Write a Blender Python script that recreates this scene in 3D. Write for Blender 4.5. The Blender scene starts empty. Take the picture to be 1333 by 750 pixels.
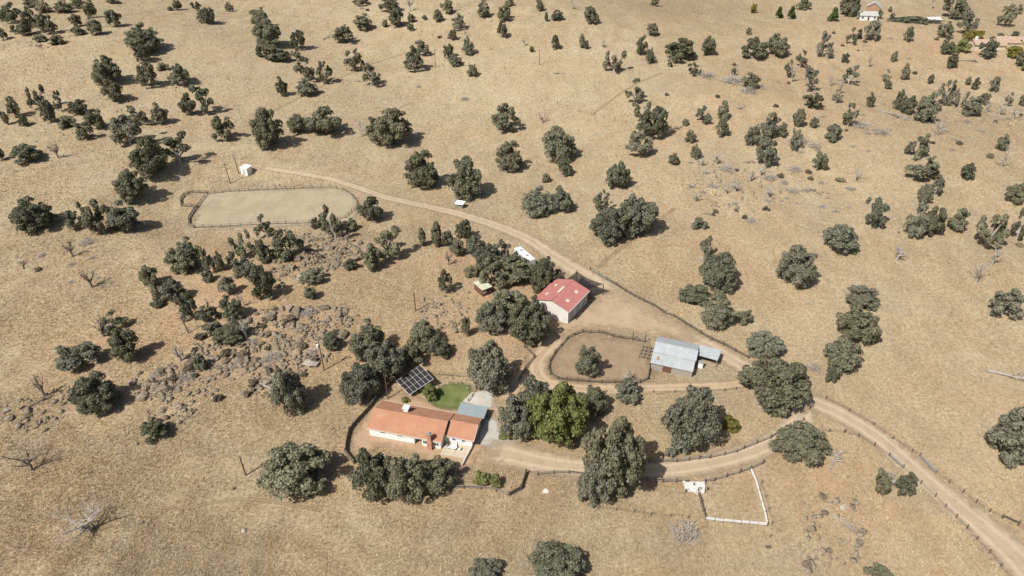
import bpy, bmesh, math, random
import numpy as np
from mathutils import Vector, Matrix
random.seed(7); RNG = np.random.default_rng(7)
sc = bpy.context.scene; COL = sc.collection
R_ = math.radians
# ------------------------------------------------------------------ camera (photo of 1333 x 750)
F = 888.0; TH = R_(34); H = 115.0
cam = bpy.data.cameras.new('camera'); camo = bpy.data.objects.new('camera', cam); COL.objects.link(camo)
cam.sensor_width = 36; cam.lens = F/1333*36; cam.clip_start = 1; cam.clip_end = 9000
camo.location = (0, 0, H); camo.rotation_euler = (math.pi/2-TH, 0, 0); sc.camera = camo
# ------------------------------------------------------------------ terrain height
GA = [(-45,455,7,60),(75,445,9,75),(-230,330,12,80),(-330,480,18,110),(250,420,10,90),(160,560,8,80),(-85,160,2.6,26),
      (-60,178,2.2,22),(330,300,7,80),(-30,640,12,120),(-200,700,16,150),(120,290,4,55),(-150,140,-2,40),(420,640,14,140),(210,230,3,40),(-150,420,6,45)]
def smooth(a, b, v): t = np.clip((v-a)/(b-a), 0, 1); return t*t*(3-2*t)
def hfun(x, y):
    x = np.asarray(x, float); y = np.asarray(y, float)
    z = np.zeros(np.broadcast(x, y).shape)
    for gx, gy, a, s in GA: z = z+a*np.exp(-((x-gx)**2+(y-gy)**2)/(2*s*s))
    far = smooth(150, 420, y+0.25*np.abs(x))
    z = z+far*(2.2*np.sin(x/47+y/71+1.3)+1.8*np.sin(x/29-y/38)+1.2*np.sin(x/83+y/23))
    z = z+smooth(800, 2600, np.hypot(x, y))*60*(0.5+0.5*np.sin(x/310+1)*np.cos(y/270))
    m = np.minimum(smooth(22, 62, np.hypot((x-14)*0.75, y-126)), smooth(36, 60, np.hypot((x+88)*0.95, (y-223)*1.7)))
    return z*m
def hz(x, y): return float(hfun(x, y))
CT, ST = math.cos(TH), math.sin(TH)
def flat(px, py, z=0.0):
    u = (px-666.5)/F; v = (py-375)/F
    dy = CT-v*ST; dz = -ST-v*CT; t = (z-H)/dz
    return u*t, dy*t
def at(px, py, z=0.0):          # ground point (height z above ground) seen at a photo pixel
    zz = z
    for _ in range(30):
        x, y = flat(px, py, zz); zz = 0.5*zz+0.5*(hz(x, y)+z)
    return Vector((x, y, zz))
def depth(p): return p.y*CT+(H-p.z)*ST
# ------------------------------------------------------------------ object helpers
def link(o, parent=None):
    COL.objects.link(o)
    if parent is not None: o.parent = parent
    return o
LABELS = {}
def tag(o, label, cat, group=None):
    o['label'] = label; o['category'] = cat
    if group: o['group'] = group
    return o
def thing(name, label, cat, loc=(0,0,0), rz=0, group=None):
    o = bpy.data.objects.new(name, None); o.empty_display_size = .3; link(o); o.location = loc; o.rotation_euler = (0,0,rz)
    return tag(o, label, cat, group)
def obj(name, me, m=None, parent=None, loc=(0,0,0)):
    if isinstance(me, bmesh.types.BMesh):
        b = me; me = bpy.data.meshes.new(name); b.to_mesh(me); b.free()
    if m is not None and not me.materials: me.materials.append(m)
    o = bpy.data.objects.new(name, me); o.location = loc
    return link(o, parent)
def struct(o): o['kind'] = 'structure'; return o
def mesh_np(name, V, Fc, attrs=None, smoothf=False):
    V = np.asarray(V, np.float32); Fc = np.asarray(Fc, np.int32); k = Fc.shape[1]
    me = bpy.data.meshes.new(name); me.vertices.add(len(V)); me.vertices.foreach_set('co', V.ravel())
    me.loops.add(Fc.size); me.loops.foreach_set('vertex_index', Fc.ravel())
    me.polygons.add(len(Fc)); me.polygons.foreach_set('loop_start', np.arange(0, Fc.size, k, dtype=np.int32))
    if smoothf: me.polygons.foreach_set('use_smooth', np.ones(len(Fc), bool))
    for n, a in (attrs or {}).items():
        at_ = me.attributes.new(n, 'FLOAT', 'POINT'); at_.data.foreach_set('value', np.asarray(a, np.float32))
    me.update(); return me
def bx(b, x0, x1, y0, y1, z0, z1, M=None):
    vs = [b.verts.new(c) for c in ((x0,y0,z0),(x1,y0,z0),(x1,y1,z0),(x0,y1,z0),(x0,y0,z1),(x1,y0,z1),(x1,y1,z1),(x0,y1,z1))]
    if M is not None: bmesh.ops.transform(b, matrix=M, verts=vs)
    for f in ((3,2,1,0),(4,5,6,7),(0,1,5,4),(1,2,6,5),(2,3,7,6),(3,0,4,7)): b.faces.new([vs[i] for i in f])
    return b
def box(*a): return bx(bmesh.new(), *a)
def prism(pts, d):              # closed solid: polygon pts (3-D) swept by vector d
    b = bmesh.new(); A = [b.verts.new(p) for p in pts]; d = Vector(d); B = [b.verts.new(Vector(p)+d) for p in pts]
    n = len(A); b.faces.new(A[::-1]); b.faces.new(B)
    for i in range(n): b.faces.new((A[i], A[(i+1)%n], B[(i+1)%n], B[i]))
    bmesh.ops.recalc_face_normals(b, faces=b.faces); return b
def tube(b, pts, rads, seg=6):
    rings = []
    for i, p in enumerate(pts):
        p = Vector(p); t = (Vector(pts[min(i+1,len(pts)-1)])-Vector(pts[max(i-1,0)])).normalized()
        a = t.cross(Vector((0.31,0.2,0.93)) if abs(t.z) < .9 else Vector((1,0,0))).normalized(); c = t.cross(a)
        rings.append([b.verts.new(p+(a*math.cos(k*2*math.pi/seg)+c*math.sin(k*2*math.pi/seg))*rads[i]) for k in range(seg)])
    for A, B in zip(rings, rings[1:]):
        for k in range(seg): b.faces.new((A[k], A[(k+1)%seg], B[(k+1)%seg], B[k]))
    b.faces.new(rings[0][::-1]); b.faces.new(rings[-1]); return b
def cyl(r0, r1, z0, z1, seg=10, x=0, y=0, b=None):
    return tube(b or bmesh.new(), [(x,y,z0),(x,y,z1)], [r0,r1], seg)
# ------------------------------------------------------------------ materials
class NT:
    def __init__(s, name):
        s.m = bpy.data.materials.new(name); s.m.use_nodes = True; s.t = s.m.node_tree; s.t.nodes.clear()
        s.out = s.n('ShaderNodeOutputMaterial'); s.co = s.n('ShaderNodeNewGeometry').outputs['Position']
    def n(s, ty, **k):
        q = s.t.nodes.new(ty)
        for a, v in k.items(): setattr(q, a, v)
        return q
    def l(s, a, b): s.t.links.new(a, b)
    def obj(s): s.co = s.n('ShaderNodeTexCoord').outputs['Object']; return s
    def noise(s, scale, detail=3, rough=.55, stretch=None, dist=0):
        q = s.n('ShaderNodeTexNoise'); q.inputs['Scale'].default_value = scale; q.inputs['Detail'].default_value = detail
        q.inputs['Roughness'].default_value = rough; q.inputs['Distortion'].default_value = dist
        co = s.co
        if stretch:
            mp = s.n('ShaderNodeMapping'); mp.inputs['Scale'].default_value = stretch[0]; mp.inputs['Rotation'].default_value = stretch[1]
            s.l(co, mp.inputs['Vector']); co = mp.outputs[0]
        s.l(co, q.inputs['Vector']); return q.outputs['Fac']
    def ramp(s, f, a, b):
        q = s.n('ShaderNodeMapRange'); q.inputs['From Min'].default_value = a; q.inputs['From Max'].default_value = b
        s.l(f, q.inputs['Value']); return q.outputs[0]
    def math(s, op, a, b):
        q = s.n('ShaderNodeMath', operation=op)
        for i, v in enumerate((a, b)):
            if isinstance(v, (int, float)): q.inputs[i].default_value = v
            else: s.l(v, q.inputs[i])
        return q.outputs[0]
    def mix(s, f, a, b, mode='MIX'):
        q = s.n('ShaderNodeMix', data_type='RGBA', blend_type=mode)
        for i, v in ((0, f), (6, a), (7, b)):
            if isinstance(v, (int, float)): q.inputs[i].default_value = v
            elif isinstance(v, tuple): q.inputs[i].default_value = (*v, 1)
            else: s.l(v, q.inputs[i])
        return q.outputs[2]
    def attr(s, n): return s.n('ShaderNodeAttribute', attribute_name=n).outputs['Fac']
    def done(s, col, rough=.9, bump=None, bs=.5, bd=.1, metal=0, spec=.25, alpha=None, transl=None):
        p = s.n('ShaderNodeBsdfPrincipled'); p.inputs['Roughness'].default_value = rough; p.inputs['Metallic'].default_value = metal
        p.inputs['Specular IOR Level'].default_value = spec
        if isinstance(col, tuple): p.inputs['Base Color'].default_value = (*col, 1)
        else: s.l(col, p.inputs['Base Color'])
        if bump is not None:
            q = s.n('ShaderNodeBump'); q.inputs['Strength'].default_value = bs; q.inputs['Distance'].default_value = bd
            s.l(bump, q.inputs['Height']); s.l(q.outputs[0], p.inputs['Normal'])
        sh = p.outputs[0]
        if alpha is not None:
            tr = s.n('ShaderNodeBsdfTransparent'); mx = s.n('ShaderNodeMixShader')
            if isinstance(alpha, float): mx.inputs[0].default_value = alpha
            else: s.l(alpha, mx.inputs[0])
            s.l(tr.outputs[0], mx.inputs[1]); s.l(sh, mx.inputs[2]); sh = mx.outputs[0]
        s.l(sh, s.out.inputs['Surface']); return s.m
def simple(name, c, var=.18, scale=2.0, rough=.85, metal=0, spec=.25, bump=0.02, stretch=None):
    t = NT(name); f = t.noise(scale, 4, .6, stretch)
    d = tuple(v*(1-var*1.6) for v in c); e = tuple(min(1, v*(1+var)) for v in c)
    return t.done(t.mix(t.ramp(f, .3, .7), d, e), rough, f, .4, bump, metal, spec)
def mat_ground():
    t = NT('dry_grass_ground')
    a = t.ramp(t.noise(.014, 4, .55), .38, .62); b = t.ramp(t.noise(.075, 5, .62), .35, .68); c = t.noise(1.3, 4, .7); d = t.noise(.42, 5, .7)
    col = t.mix(a, (.365,.287,.175), (.465,.383,.25)); col = t.mix(t.math('MULTIPLY', b, .75), col, (.33,.235,.13))
    r = t.ramp(t.noise(.045, 7, .7, dist=.5), .48, .60); col = t.mix(t.math('MULTIPLY', r, .75), col, (.40,.268,.155)); r2 = t.ramp(t.noise(.06, 7, .7, dist=.8), .50, .60); col = t.mix(t.math('MULTIPLY', r2, .7), col, (.31,.255,.18))
    st1 = t.ramp(t.noise(.9, 5, .75, ((1,.4,1),(0,0,R_(38))), .1), .40, .64); st2 = t.ramp(t.noise(.13, 6, .72, ((1,.45,1),(0,0,R_(60))), .2), .45, .58)
    col = t.mix(t.math('MULTIPLY', st1, .35), col, (.56,.465,.30)); col = t.mix(t.math('MULTIPLY', st2, .55), col, (.30,.215,.125))
    so = t.math('MULTIPLY', t.attr('soil'), t.ramp(d, .25, .6)); col = t.mix(so, col, (.47,.275,.14))
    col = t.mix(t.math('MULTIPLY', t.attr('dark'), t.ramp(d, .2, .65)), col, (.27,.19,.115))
    col = t.mix(t.math('MULTIPLY', t.attr('pale'), t.ramp(d, .2, .6)), col, (.56,.45,.29))
    col = t.mix(t.ramp(c, .34, .66), t.mix(.60, (0,0,0), col), t.mix(.06, col, (1,.92,.72)))
    h = t.math('ADD', c, d); return t.done(col, .95, h, .5, .22, spec=.05)
def mat_grass():
    t = NT('dry_grass_blades'); k = t.attr('tone'); a = t.ramp(t.noise(.03, 4, .6), .36, .64)
    col = t.mix(k, (.25,.185,.105), (.60,.495,.33)); b2_ = t.ramp(t.noise(.13, 6, .72, ((1,.45,1),(0,0,R_(60))), .2), .45, .58); col = t.mix(t.math('MULTIPLY', a, .4), col, (.43,.31,.18)); col = t.mix(t.math('MULTIPLY', b2_, .5), col, (.29,.21,.125)); r3 = t.ramp(t.noise(.045, 7, .7, dist=.5), .48, .60); col = t.mix(t.math('MULTIPLY', r3, .65), col, (.385,.268,.155)); r4 = t.ramp(t.noise(.06, 7, .7, dist=.8), .50, .60); col = t.mix(t.math('MULTIPLY', r4, .55), col, (.31,.255,.18)); col = t.mix(t.math('MULTIPLY', t.ramp(t.noise(.6,2,.5), .4, .65), .3), col, (.55,.47,.31))
    return t.done(col, .8, spec=.15)
def mat_road(name, c1, c2, alpha=True, sc_=1.0):
    t = NT(name); f = t.noise(.25*sc_, 4, .6); g = t.noise(2.2, 4, .7); col = t.mix(t.ramp(f, .3, .7), c1, c2)
    ac = t.attr('across'); rut = t.math('MULTIPLY', t.ramp(t.math('ABSOLUTE', t.math('SUBTRACT', t.math('ABSOLUTE', ac, 0), .48), 0), .22, .05), .7)
    col = t.mix(rut, col, tuple(min(1, v*1.22) for v in c2)); col = t.mix(t.ramp(g, .25, .75), t.mix(.8, (0,0,0), col), col)
    sk = t.ramp(t.noise(.45, 4, .7, ((1,.25,1),(0,0,R_(75)))), .42, .66); col = t.mix(t.math('MULTIPLY', sk, .3), col, tuple(v*.72 for v in c1)); col = t.mix(t.math('MULTIPLY', t.ramp(t.noise(.11, 5, .7), .5, .7), .4), col, tuple(min(1, v*1.13) for v in c2))
    e = t.math('ADD', t.attr('edge'), t.math('MULTIPLY', t.math('SUBTRACT', t.noise(.55, 5, .75), .5), 2.2))
    al = t.ramp(e, 1.0, .15) if alpha else None
    return t.done(col, .95, g, .5, .06, spec=.08, alpha=al)
def mat_leaf(name, dark, light, hue=(.19,.16,.08)):
    t = NT(name).obj(); oi = t.n('ShaderNodeObjectInfo').outputs['Random']
    f = t.noise(2.6, 3, .6); g = t.noise(17, 2, .6)
    col = t.mix(t.ramp(f, .32, .68), dark, light); col = t.mix(t.ramp(g, .38, .66), t.mix(.55, col, tuple(v*.5 for v in dark)), t.mix(.3, col, tuple(v*1.5 for v in light)))
    col = t.mix(t.math('MULTIPLY', oi, .34), col, hue); oj = t.math('FRACT', t.math('MULTIPLY', oi, 7.31), 0); col = t.mix(1.0, col, t.mix(oj, (.72,.74,.70), (1.25,1.22,1.18)), 'MULTIPLY')
    p = t.n('ShaderNodeBsdfPrincipled'); p.inputs['Roughness'].default_value = .65; p.inputs['Specular IOR Level'].default_value = .15; t.l(col, p.inputs['Base Color'])
    tl = t.n('ShaderNodeBsdfTranslucent'); t.l(col, tl.inputs['Color']); mx = t.n('ShaderNodeMixShader'); mx.inputs[0].default_value = .32
    t.l(p.outputs[0], mx.inputs[1]); t.l(tl.outputs[0], mx.inputs[2]); t.l(mx.outputs[0], t.out.inputs['Surface']); return t.m
def mat_corr(name, c, c2, freq, ang, rough=.5, metal=.0, rust=None, depth_=.04):
    t = NT(name).obj(); f = t.noise(.5, 4, .6); mp = t.n('ShaderNodeMapping'); mp.inputs['Rotation'].default_value = (0, 0, ang); t.l(t.co, mp.inputs['Vector'])
    w = t.n('ShaderNodeTexWave'); w.inputs['Scale'].default_value = freq; t.l(mp.outputs[0], w.inputs['Vector'])
    st = t.ramp(t.noise(1.2, 3, .6, ((1,6,1) if abs(ang) < .5 else (6,1,1), (0,0,0))), .35, .65)
    col = t.mix(t.ramp(f, .3, .7), c, c2); col = t.mix(t.math('MULTIPLY', st, .5), col, tuple(v*.7 for v in c))
    if rust: col = t.mix(t.math('MULTIPLY', t.ramp(t.noise(.9, 5, .7), .6, .72), .6), col, rust)
    return t.done(col, rough, w.outputs['Fac'], .6, depth_, metal, .4)
M = {}
M['ground'] = mat_ground(); M['grass'] = mat_grass()
M['road'] = mat_road('dirt_road', (.395,.305,.205), (.455,.36,.25)); M['apron'] = mat_road('dirt_apron', (.395,.285,.18), (.455,.345,.23))
M['track'] = mat_road('faint_track', (.46,.33,.2), (.5,.37,.23)); M['arena'] = mat_road('arena_sand', (.345,.285,.19), (.42,.35,.24), True, .6)
M['paddock'] = mat_road('paddock_soil', (.275,.2,.13), (.36,.265,.17), True, 1.2)
M['soil'] = mat_road('bare_soil', (.39,.265,.165), (.455,.325,.21), True, 1.3); M['concrete'] = mat_road('concrete', (.42,.39,.34), (.5,.47,.41)); M['path'] = mat_road('trail_soil', (.27,.195,.115), (.32,.24,.15))
M['lawn'] = mat_road('lawn_grass', (.072,.115,.028), (.20,.21,.08), True, 1.6)
M['oak'] = mat_leaf('oak_leaves', (.135,.142,.092), (.315,.315,.225))
M['grey'] = mat_leaf('grey_oak_leaves', (.155,.162,.118), (.345,.345,.265), (.17,.15,.10))
M['olive'] = mat_leaf('olive_leaves', (.21,.20,.125), (.43,.40,.28), (.22,.18,.11))
M['vivid'] = mat_leaf('fresh_leaves', (.17,.19,.065), (.37,.38,.16), (.10,.12,.03))
M['yellow'] = mat_leaf('yellow_leaves', (.16,.15,.035), (.26,.23,.07), (.22,.17,.05))
M['pine'] = mat_leaf('conifer_leaves', (.06,.10,.035), (.12,.17,.065), (.08,.11,.03))
M['bark'] = simple('bark', (.20,.165,.13), .3, 3); M['palebark'] = simple('pale_bark', (.40,.36,.30), .25, 3)
M['dead'] = simple('dead_wood', (.37,.335,.29), .28, 2.5); M['deaddark'] = simple('old_dead_wood', (.22,.185,.15), .3, 2.5)
def mat_rock(name, c, c2):
    t = NT(name); f = t.noise(.9, 5, .65); g = t.noise(4, 4, .7); col = t.mix(t.ramp(f, .35, .65), c, c2); oi = t.n('ShaderNodeObjectInfo').outputs['Random']; col = t.mix(1.0, col, t.mix(oi, (.75,.72,.68), (1.2,1.2,1.2)), 'MULTIPLY')
    col = t.mix(t.math('MULTIPLY', t.ramp(g, .52, .68), .6), col, (.11,.10,.085)); return t.done(col, .92, g, .7, .08, spec=.15)
M['rock'] = mat_rock('granite', (.145,.116,.082), (.27,.222,.16)); M['rockpale'] = mat_rock('pale_granite', (.31,.275,.22), (.42,.375,.305)); M['rockbrown'] = mat_rock('brown_stone', (.24,.13,.07), (.36,.22,.13))
M['tie'] = simple('old_fence_wood', (.135,.108,.082), .35, 4); M['greywood'] = simple('grey_fence_wood', (.27,.23,.18), .3, 4)
M['whitewood'] = simple('white_painted_wood', (.62,.59,.54), .1, 3); M['pole'] = simple('pole_wood', (.13,.10,.075), .25, 3)
M['steel'] = simple('grey_steel', (.36,.36,.34), .15, 2, .5, .3); M['pipe'] = simple('green_pipe', (.22,.25,.20), .15, 2, .6)
M['wire'] = simple('rusty_wire', (.2,.15,.11), .1, 2)
M['stucco'] = simple('white_stucco', (.80,.78,.74), .05, 1.5); M['brick'] = None
t = NT('brick').obj(); bt = t.n('ShaderNodeTexBrick'); bt.inputs['Scale'].default_value = 3.2
for i, c in (('Color1',(.42,.17,.10,1)),('Color2',(.5,.25,.16,1)),('Mortar',(.55,.47,.40,1))): bt.inputs[i].default_value = c
mp = t.n('ShaderNodeMapping'); mp.inputs['Rotation'].default_value = (math.pi/2,0,0); t.l(t.co, mp.inputs['Vector']); t.l(mp.outputs[0], bt.inputs['Vector'])
M['brick'] = t.done(bt.outputs['Color'], .9, bt.outputs['Fac'], .4, .03)
t = NT('terracotta_shingle').obj(); bt = t.n('ShaderNodeTexBrick'); bt.inputs['Scale'].default_value = 2.6; bt.inputs['Mortar Size'].default_value = .03
for i, c in (('Color1',(.42,.20,.115,1)),('Color2',(.37,.17,.10,1)),('Mortar',(.27,.125,.08,1))): bt.inputs[i].default_value = c
t.l(t.co, bt.inputs['Vector']); f = t.noise(.35, 5, .65); col = t.mix(t.ramp(f, .3, .7), bt.outputs['Color'], (.42,.225,.135)); g = t.noise(.9, 4, .7)
col = t.mix(t.math('MULTIPLY', t.ramp(g, .52, .75), .45), col, (.46,.30,.215)); M['shingle'] = t.done(col, .9, bt.outputs['Fac'], .35, .03)
M['redroof'] = mat_corr('red_metal_roof', (.50,.195,.165), (.55,.235,.20), 6, math.pi/2, .42)
M['tin'] = mat_corr('corrugated_tin', (.41,.44,.45), (.52,.55,.56), 5, 0, .65, .0)
M['tinold'] = mat_corr('old_corrugated_tin', (.38,.41,.41), (.53,.55,.54), 5, 0, .65, .0, (.33,.17,.09))
M['bluetin'] = mat_corr('blue_grey_tin', (.29,.345,.36), (.36,.41,.42), 5, 0, .55, .1)
M['tinwall'] = simple('weathered_board', (.34,.31,.27), .25, 3, stretch=((6,6,1),(0,0,0)))
M['cream'] = mat_corr('cream_metal_siding', (.70,.67,.60), (.75,.72,.65), 7, 0, .55)
M['white'] = simple('white_paint', (.80,.80,.78), .05, 1, .5); M['doorgrey'] = mat_corr('grey_roller_door', (.46,.47,.47), (.52,.53,.53), 5, 0, .5)
M['glass'] = simple('dark_glass', (.035,.042,.05), .1, 1, .12, 0, .6); M['trim'] = simple('dark_trim', (.07,.05,.04), .2, 3)
M['skylight'] = simple('fibreglass_skylight', (.62,.57,.46), .08, 2, .35); M['brownwood'] = simple('brown_boards', (.16,.085,.05), .3, 4, stretch=((7,7,1),(0,0,0)))
M['oliveroof'] = simple('pale_olive_roof', (.50,.49,.36), .12, 1.2); M['solar'] = simple('solar_cell', (.035,.030,.030), .2, 2, .25, 0, .5)
M['net'] = NT('shade_cloth').done((.03,.03,.032), .9, alpha=.80)
M['tilehouse'] = simple('tan_roof_tile', (.40,.29,.21), .15, 1.2); M['tanwall'] = simple('tan_wall', (.60,.50,.38), .1, 1)
M['orangewall'] = simple('orange_brown_wall', (.36,.22,.14), .12, 1); M['rubber'] = simple('black_rubber', (.03,.03,.03), .2, 2)
M['tan'] = simple('tan_stone_cap', (.5,.42,.32), .2, 3); M['greyroof'] = simple('grey_shingle', (.40,.41,.38), .15, 2)
# ------------------------------------------------------------------ roads and sheets
ROADMASK = []      # (polyline world xy, half width)
POLYMASK = []
def catmull(P, step=1.6):
    P = [Vector(p) for p in P]; out = []
    for i in range(len(P)-1):
        p0, p1, p2, p3 = P[max(i-1,0)], P[i], P[i+1], P[min(i+2,len(P)-1)]; n = max(2, int((p2-p1).length/step))
        for k in range(n):
            t = k/n; out.append(.5*((2*p1)+(p2-p0)*t+(2*p0-5*p1+4*p2-p3)*t*t+(3*p1-p0-3*p2+p3)*t**3))
    return out+[P[-1]]
def ribbon(name, px, w, m, dz, soft=True, mask=True, grow=1.5):
    if isinstance(w, (int, float)): w = [w]*len(px)
    P = [at(*p).to_2d() for p in px]; Q = catmull([(p.x, p.y, ww) for p, ww in zip(P, w)]); n = 11; V = []; A = []; E_ = []
    for i, q in enumerate(Q):
        t = (Q[min(i+1,len(Q)-1)]-Q[max(i-1,0)]).to_2d().normalized(); nn = Vector((-t.y, t.x)); hw = q.z/2*(grow if soft else 1)
        for k in range(n):
            s = (k/(n-1)*2-1); p = q.to_2d()+nn*hw*s; V.append((p.x, p.y, 0)); A.append(s*grow); endf = min(i, len(Q)-1-i)/3.0
            E_.append(max(min(1, max(0, (abs(s)-.45)/.55)), 1-min(1, endf)))
    V = np.array(V); V[:,2] = hfun(V[:,0], V[:,1])+dz
    Fc = [(i*n+k, i*n+k+1, (i+1)*n+k+1, (i+1)*n+k) for i in range(len(Q)-1) for k in range(n-1)]
    Fc = [f[::-1] for f in Fc]
    me = mesh_np(name, V, Fc, {'edge': E_ if soft else [0]*len(V), 'across': A}, True); o = struct(obj(name, me, m))
    if mask: ROADMASK.append((np.array([(q.x, q.y) for q in Q]), np.array([q.z/2 for q in Q])))
    return o
def inpoly(x, y, P):
    P = np.asarray(P); x = np.asarray(x); y = np.asarray(y); c = np.zeros(np.shape(x), bool); j = len(P)-1
    for i in range(len(P)):
        xi, yi = P[i]; xj, yj = P[j]; k = ((yi > y) != (yj > y)) & (x < (xj-xi)*(y-yi)/(yj-yi+1e-12)+xi); c ^= k; j = i
    return c
def segdist(x, y, P, close=True):
    P = np.asarray(P, float); d = np.full(np.shape(x), 1e9); n = len(P)
    for i in range(n if close else n-1):
        a = P[i]; b = P[(i+1) % n]; ab = b-a; L = (ab*ab).sum()+1e-9
        t = np.clip(((x-a[0])*ab[0]+(y-a[1])*ab[1])/L, 0, 1); d = np.minimum(d, np.hypot(x-a[0]-ab[0]*t, y-a[1]-ab[1]*t))
    return d
def sheet(name, px, m, dz, soft=1.5, step=1.0, mask=True, smoothp=True, world=False):
    P = [Vector(p) if world else at(*p).to_2d() for p in px]
    Pc = [p.to_2d() for p in catmull([(p.x, p.y, 0) for p in P+[P[0]]], 2.0)][:-1] if smoothp else P
    A = np.array([(p.x, p.y) for p in Pc]); x0, y0 = A.min(0)-soft; x1, y1 = A.max(0)+soft
    xs = np.arange(x0, x1+step, step); ys = np.arange(y0, y1+step, step); X, Y = np.meshgrid(xs, ys); sd = segdist(X, Y, A); ins = inpoly(X, Y, A)
    sd = np.where(ins, sd, -sd); E_ = np.clip(.5-sd/max(soft, .01)*.5, 0, 1); nx = len(xs)
    V = np.stack([X.ravel(), Y.ravel(), hfun(X, Y).ravel()+dz], 1); keep = (sd.ravel() > -soft)
    Fc = [(j*nx+i, j*nx+i+1, (j+1)*nx+i+1, (j+1)*nx+i) for j in range(len(ys)-1) for i in range(nx-1) if keep[j*nx+i] and keep[j*nx+i+1] and keep[(j+1)*nx+i] and keep[(j+1)*nx+i+1]]
    me = mesh_np(name, V, Fc, {'edge': E_.ravel(), 'across': np.full(X.size, 0.0)}, True); o = struct(obj(name, me, m))
    if mask: POLYMASK.append(A)
    return o
def slab(name, px, m, dz):
    P = [at(*p) for p in px]; POLYMASK.append(np.array([(p.x, p.y) for p in P]))
    return struct(obj(name, prism([(p.x, p.y, p.z+.002) for p in P], (0,0,dz)), m))
ribbon('dirt_road', [(1370,780),(1318,722),(1275,683),(1232,648),(1190,611),(1142,569),(1095,540),(1052,520),(1005,495),(968,477),(930,455),(880,430),(832,405),(795,385),(762,360),(724,336),(692,314),(652,296),(602,280),(552,268),(502,257),(462,243),(424,232),(382,225),(338,217)],
       [8,7.4,6.6,6,5.4,5.2,5.2,5,4.8,4.8,5,6,8,9,7,5.4,4.8,4.6,4.2,3.8,3.4,3.0,2.6,2.2,1.8], M['road'], .060)
sheet('dirt_yard', [(742,412),(768,396),(792,382),(830,398),(872,420),(902,438),(850,436),(806,432),(764,428),(738,436),(716,456),(700,462),(706,440),(722,424)], M['apron'], .085, 3.5)
ribbon('dirt_track', [(735,434),(714,452),(700,468),(699,484),(712,498),(745,506),(800,507),(870,505),(940,502),(985,497),(1010,500)], [5.5,5,4.6,4.4,4,3.8,3.4,3,2.6,2.4,2], M['apron'], .105)
ribbon('driveway', [(628,590),(662,592),(705,602),(750,608),(800,612),(855,612),(910,606),(962,594),(1005,577),(1035,553),(1052,528)], [6,6.4,5.6,4.8,4.6,4.6,4.6,4.6,4.8,5,4.6], M['road'], .075)
ribbon('side_track', [(700,470),(684,485),(666,508),(650,530)], [4.2,4,3.6,3], M['apron'], .095)
sheet('orange_soil', [(676,620),(690,608),(700,622),(694,640),(682,650),(672,640)], M['apron'], .05, 2.2, mask=False)
sheet('paddock_ground', [(768,437),(800,442),(838,448),(846,470),(842,494),(800,497),(750,495),(722,490),(716,476),(728,456),(748,440)], M['paddock'], .045, 2.5)
sheet('arena_ground', [(252,296),(258,274),(270,253),(300,249),(360,247),(432,246),(456,252),(466,264),(462,280),(448,290),(400,293),(330,296)], M['arena'], .065, 1.6, 1.2)
sheet('lawn', [(559,517),(566,527),(584,532),(604,528),(614,512),(610,504),(594,500),(576,503)], M['lawn'], .055, 1.2, .6)
slab('concrete_pad', [(602,523),(614,511),(641,508),(640,529),(634,532)], M['concrete'], .07)
sheet('concrete_drive', [(631,546),(640,544),(648,552),(652,566),(670,574),(670,586),(662,588),(645,584),(625,577),(624,568)], M['concrete'], .06, .7, .5)
ribbon('footpath', [(150,596),(180,606),(215,612),(250,608),(290,594),(345,570)], .5, M['path'], .06)
ribbon('old_trail', [(777,350),(800,330),(828,309),(852,290),(880,270)], 1.0, M['path'], .06, mask=False)
ribbon('field_trail', [(770,150),(790,135),(812,119),(835,106),(862,95)], 1.2, M['path'], .06, mask=False)
ribbon('hill_trail', [(355,145),(400,122),(450,98),(500,78),(560,60)], 1.0, M['path'], .06, mask=False)
ribbon('cattle_trail', [(20,660),(80,668),(150,655),(230,662),(320,650),(420,665)], .6, M['path'], .06, mask=False)
ribbon('slope_trail', [(0,528),(40,512),(90,492)], .9, M['path'], .06, mask=False)
# ------------------------------------------------------------------ ground mesh
def axis(a, b, lo, hi, st, g):
    v = list(np.arange(a, b, st)); s = st
    while v[-1] < hi: s *= g; v.append(v[-1]+s)
    s = st; w = []; c = a
    while c > lo: s *= g; c -= s; w.append(c)
    return np.array(w[::-1]+v)
xs = axis(-190, 190, -3600, 3600, 2.0, 1.035); ys = axis(40, 320, -900, 4200, 2.0, 1.03)
X, Y = np.meshgrid(xs, ys); Z = hfun(X, Y)
def blob(lst):
    v = np.zeros(X.shape)
    for px, py, r, a in lst: p = at(px, py); v = np.maximum(v, a*np.exp(-((X-p.x)**2+(Y-p.y)**2)/(2*r*r)))
    return v
soil = blob([(690,632,5,1),(480,550,9,.5),(700,445,9,.8),(640,375,16,.6),(590,400,14,.55),(310,390,26,.65),(420,440,20,.5),(560,440,12,.7),(600,350,14,.6),(240,430,20,.5),(150,470,16,.5),(1090,650,9,.8),(1010,600,10,.45),(690,470,8,.8),(830,600,8,.4),(960,640,8,.25),(740,590,9,.5),(640,605,10,.6),(610,640,8,.4),(560,605,8,.8),(470,590,8,.7),(1060,100,30,.35),(1180,60,45,.35),(950,330,25,.3),(1290,660,18,.3),(70,640,10,.4),(1000,150,30,.3),(440,330,16,.4),(860,355,14,.25)])
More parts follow.
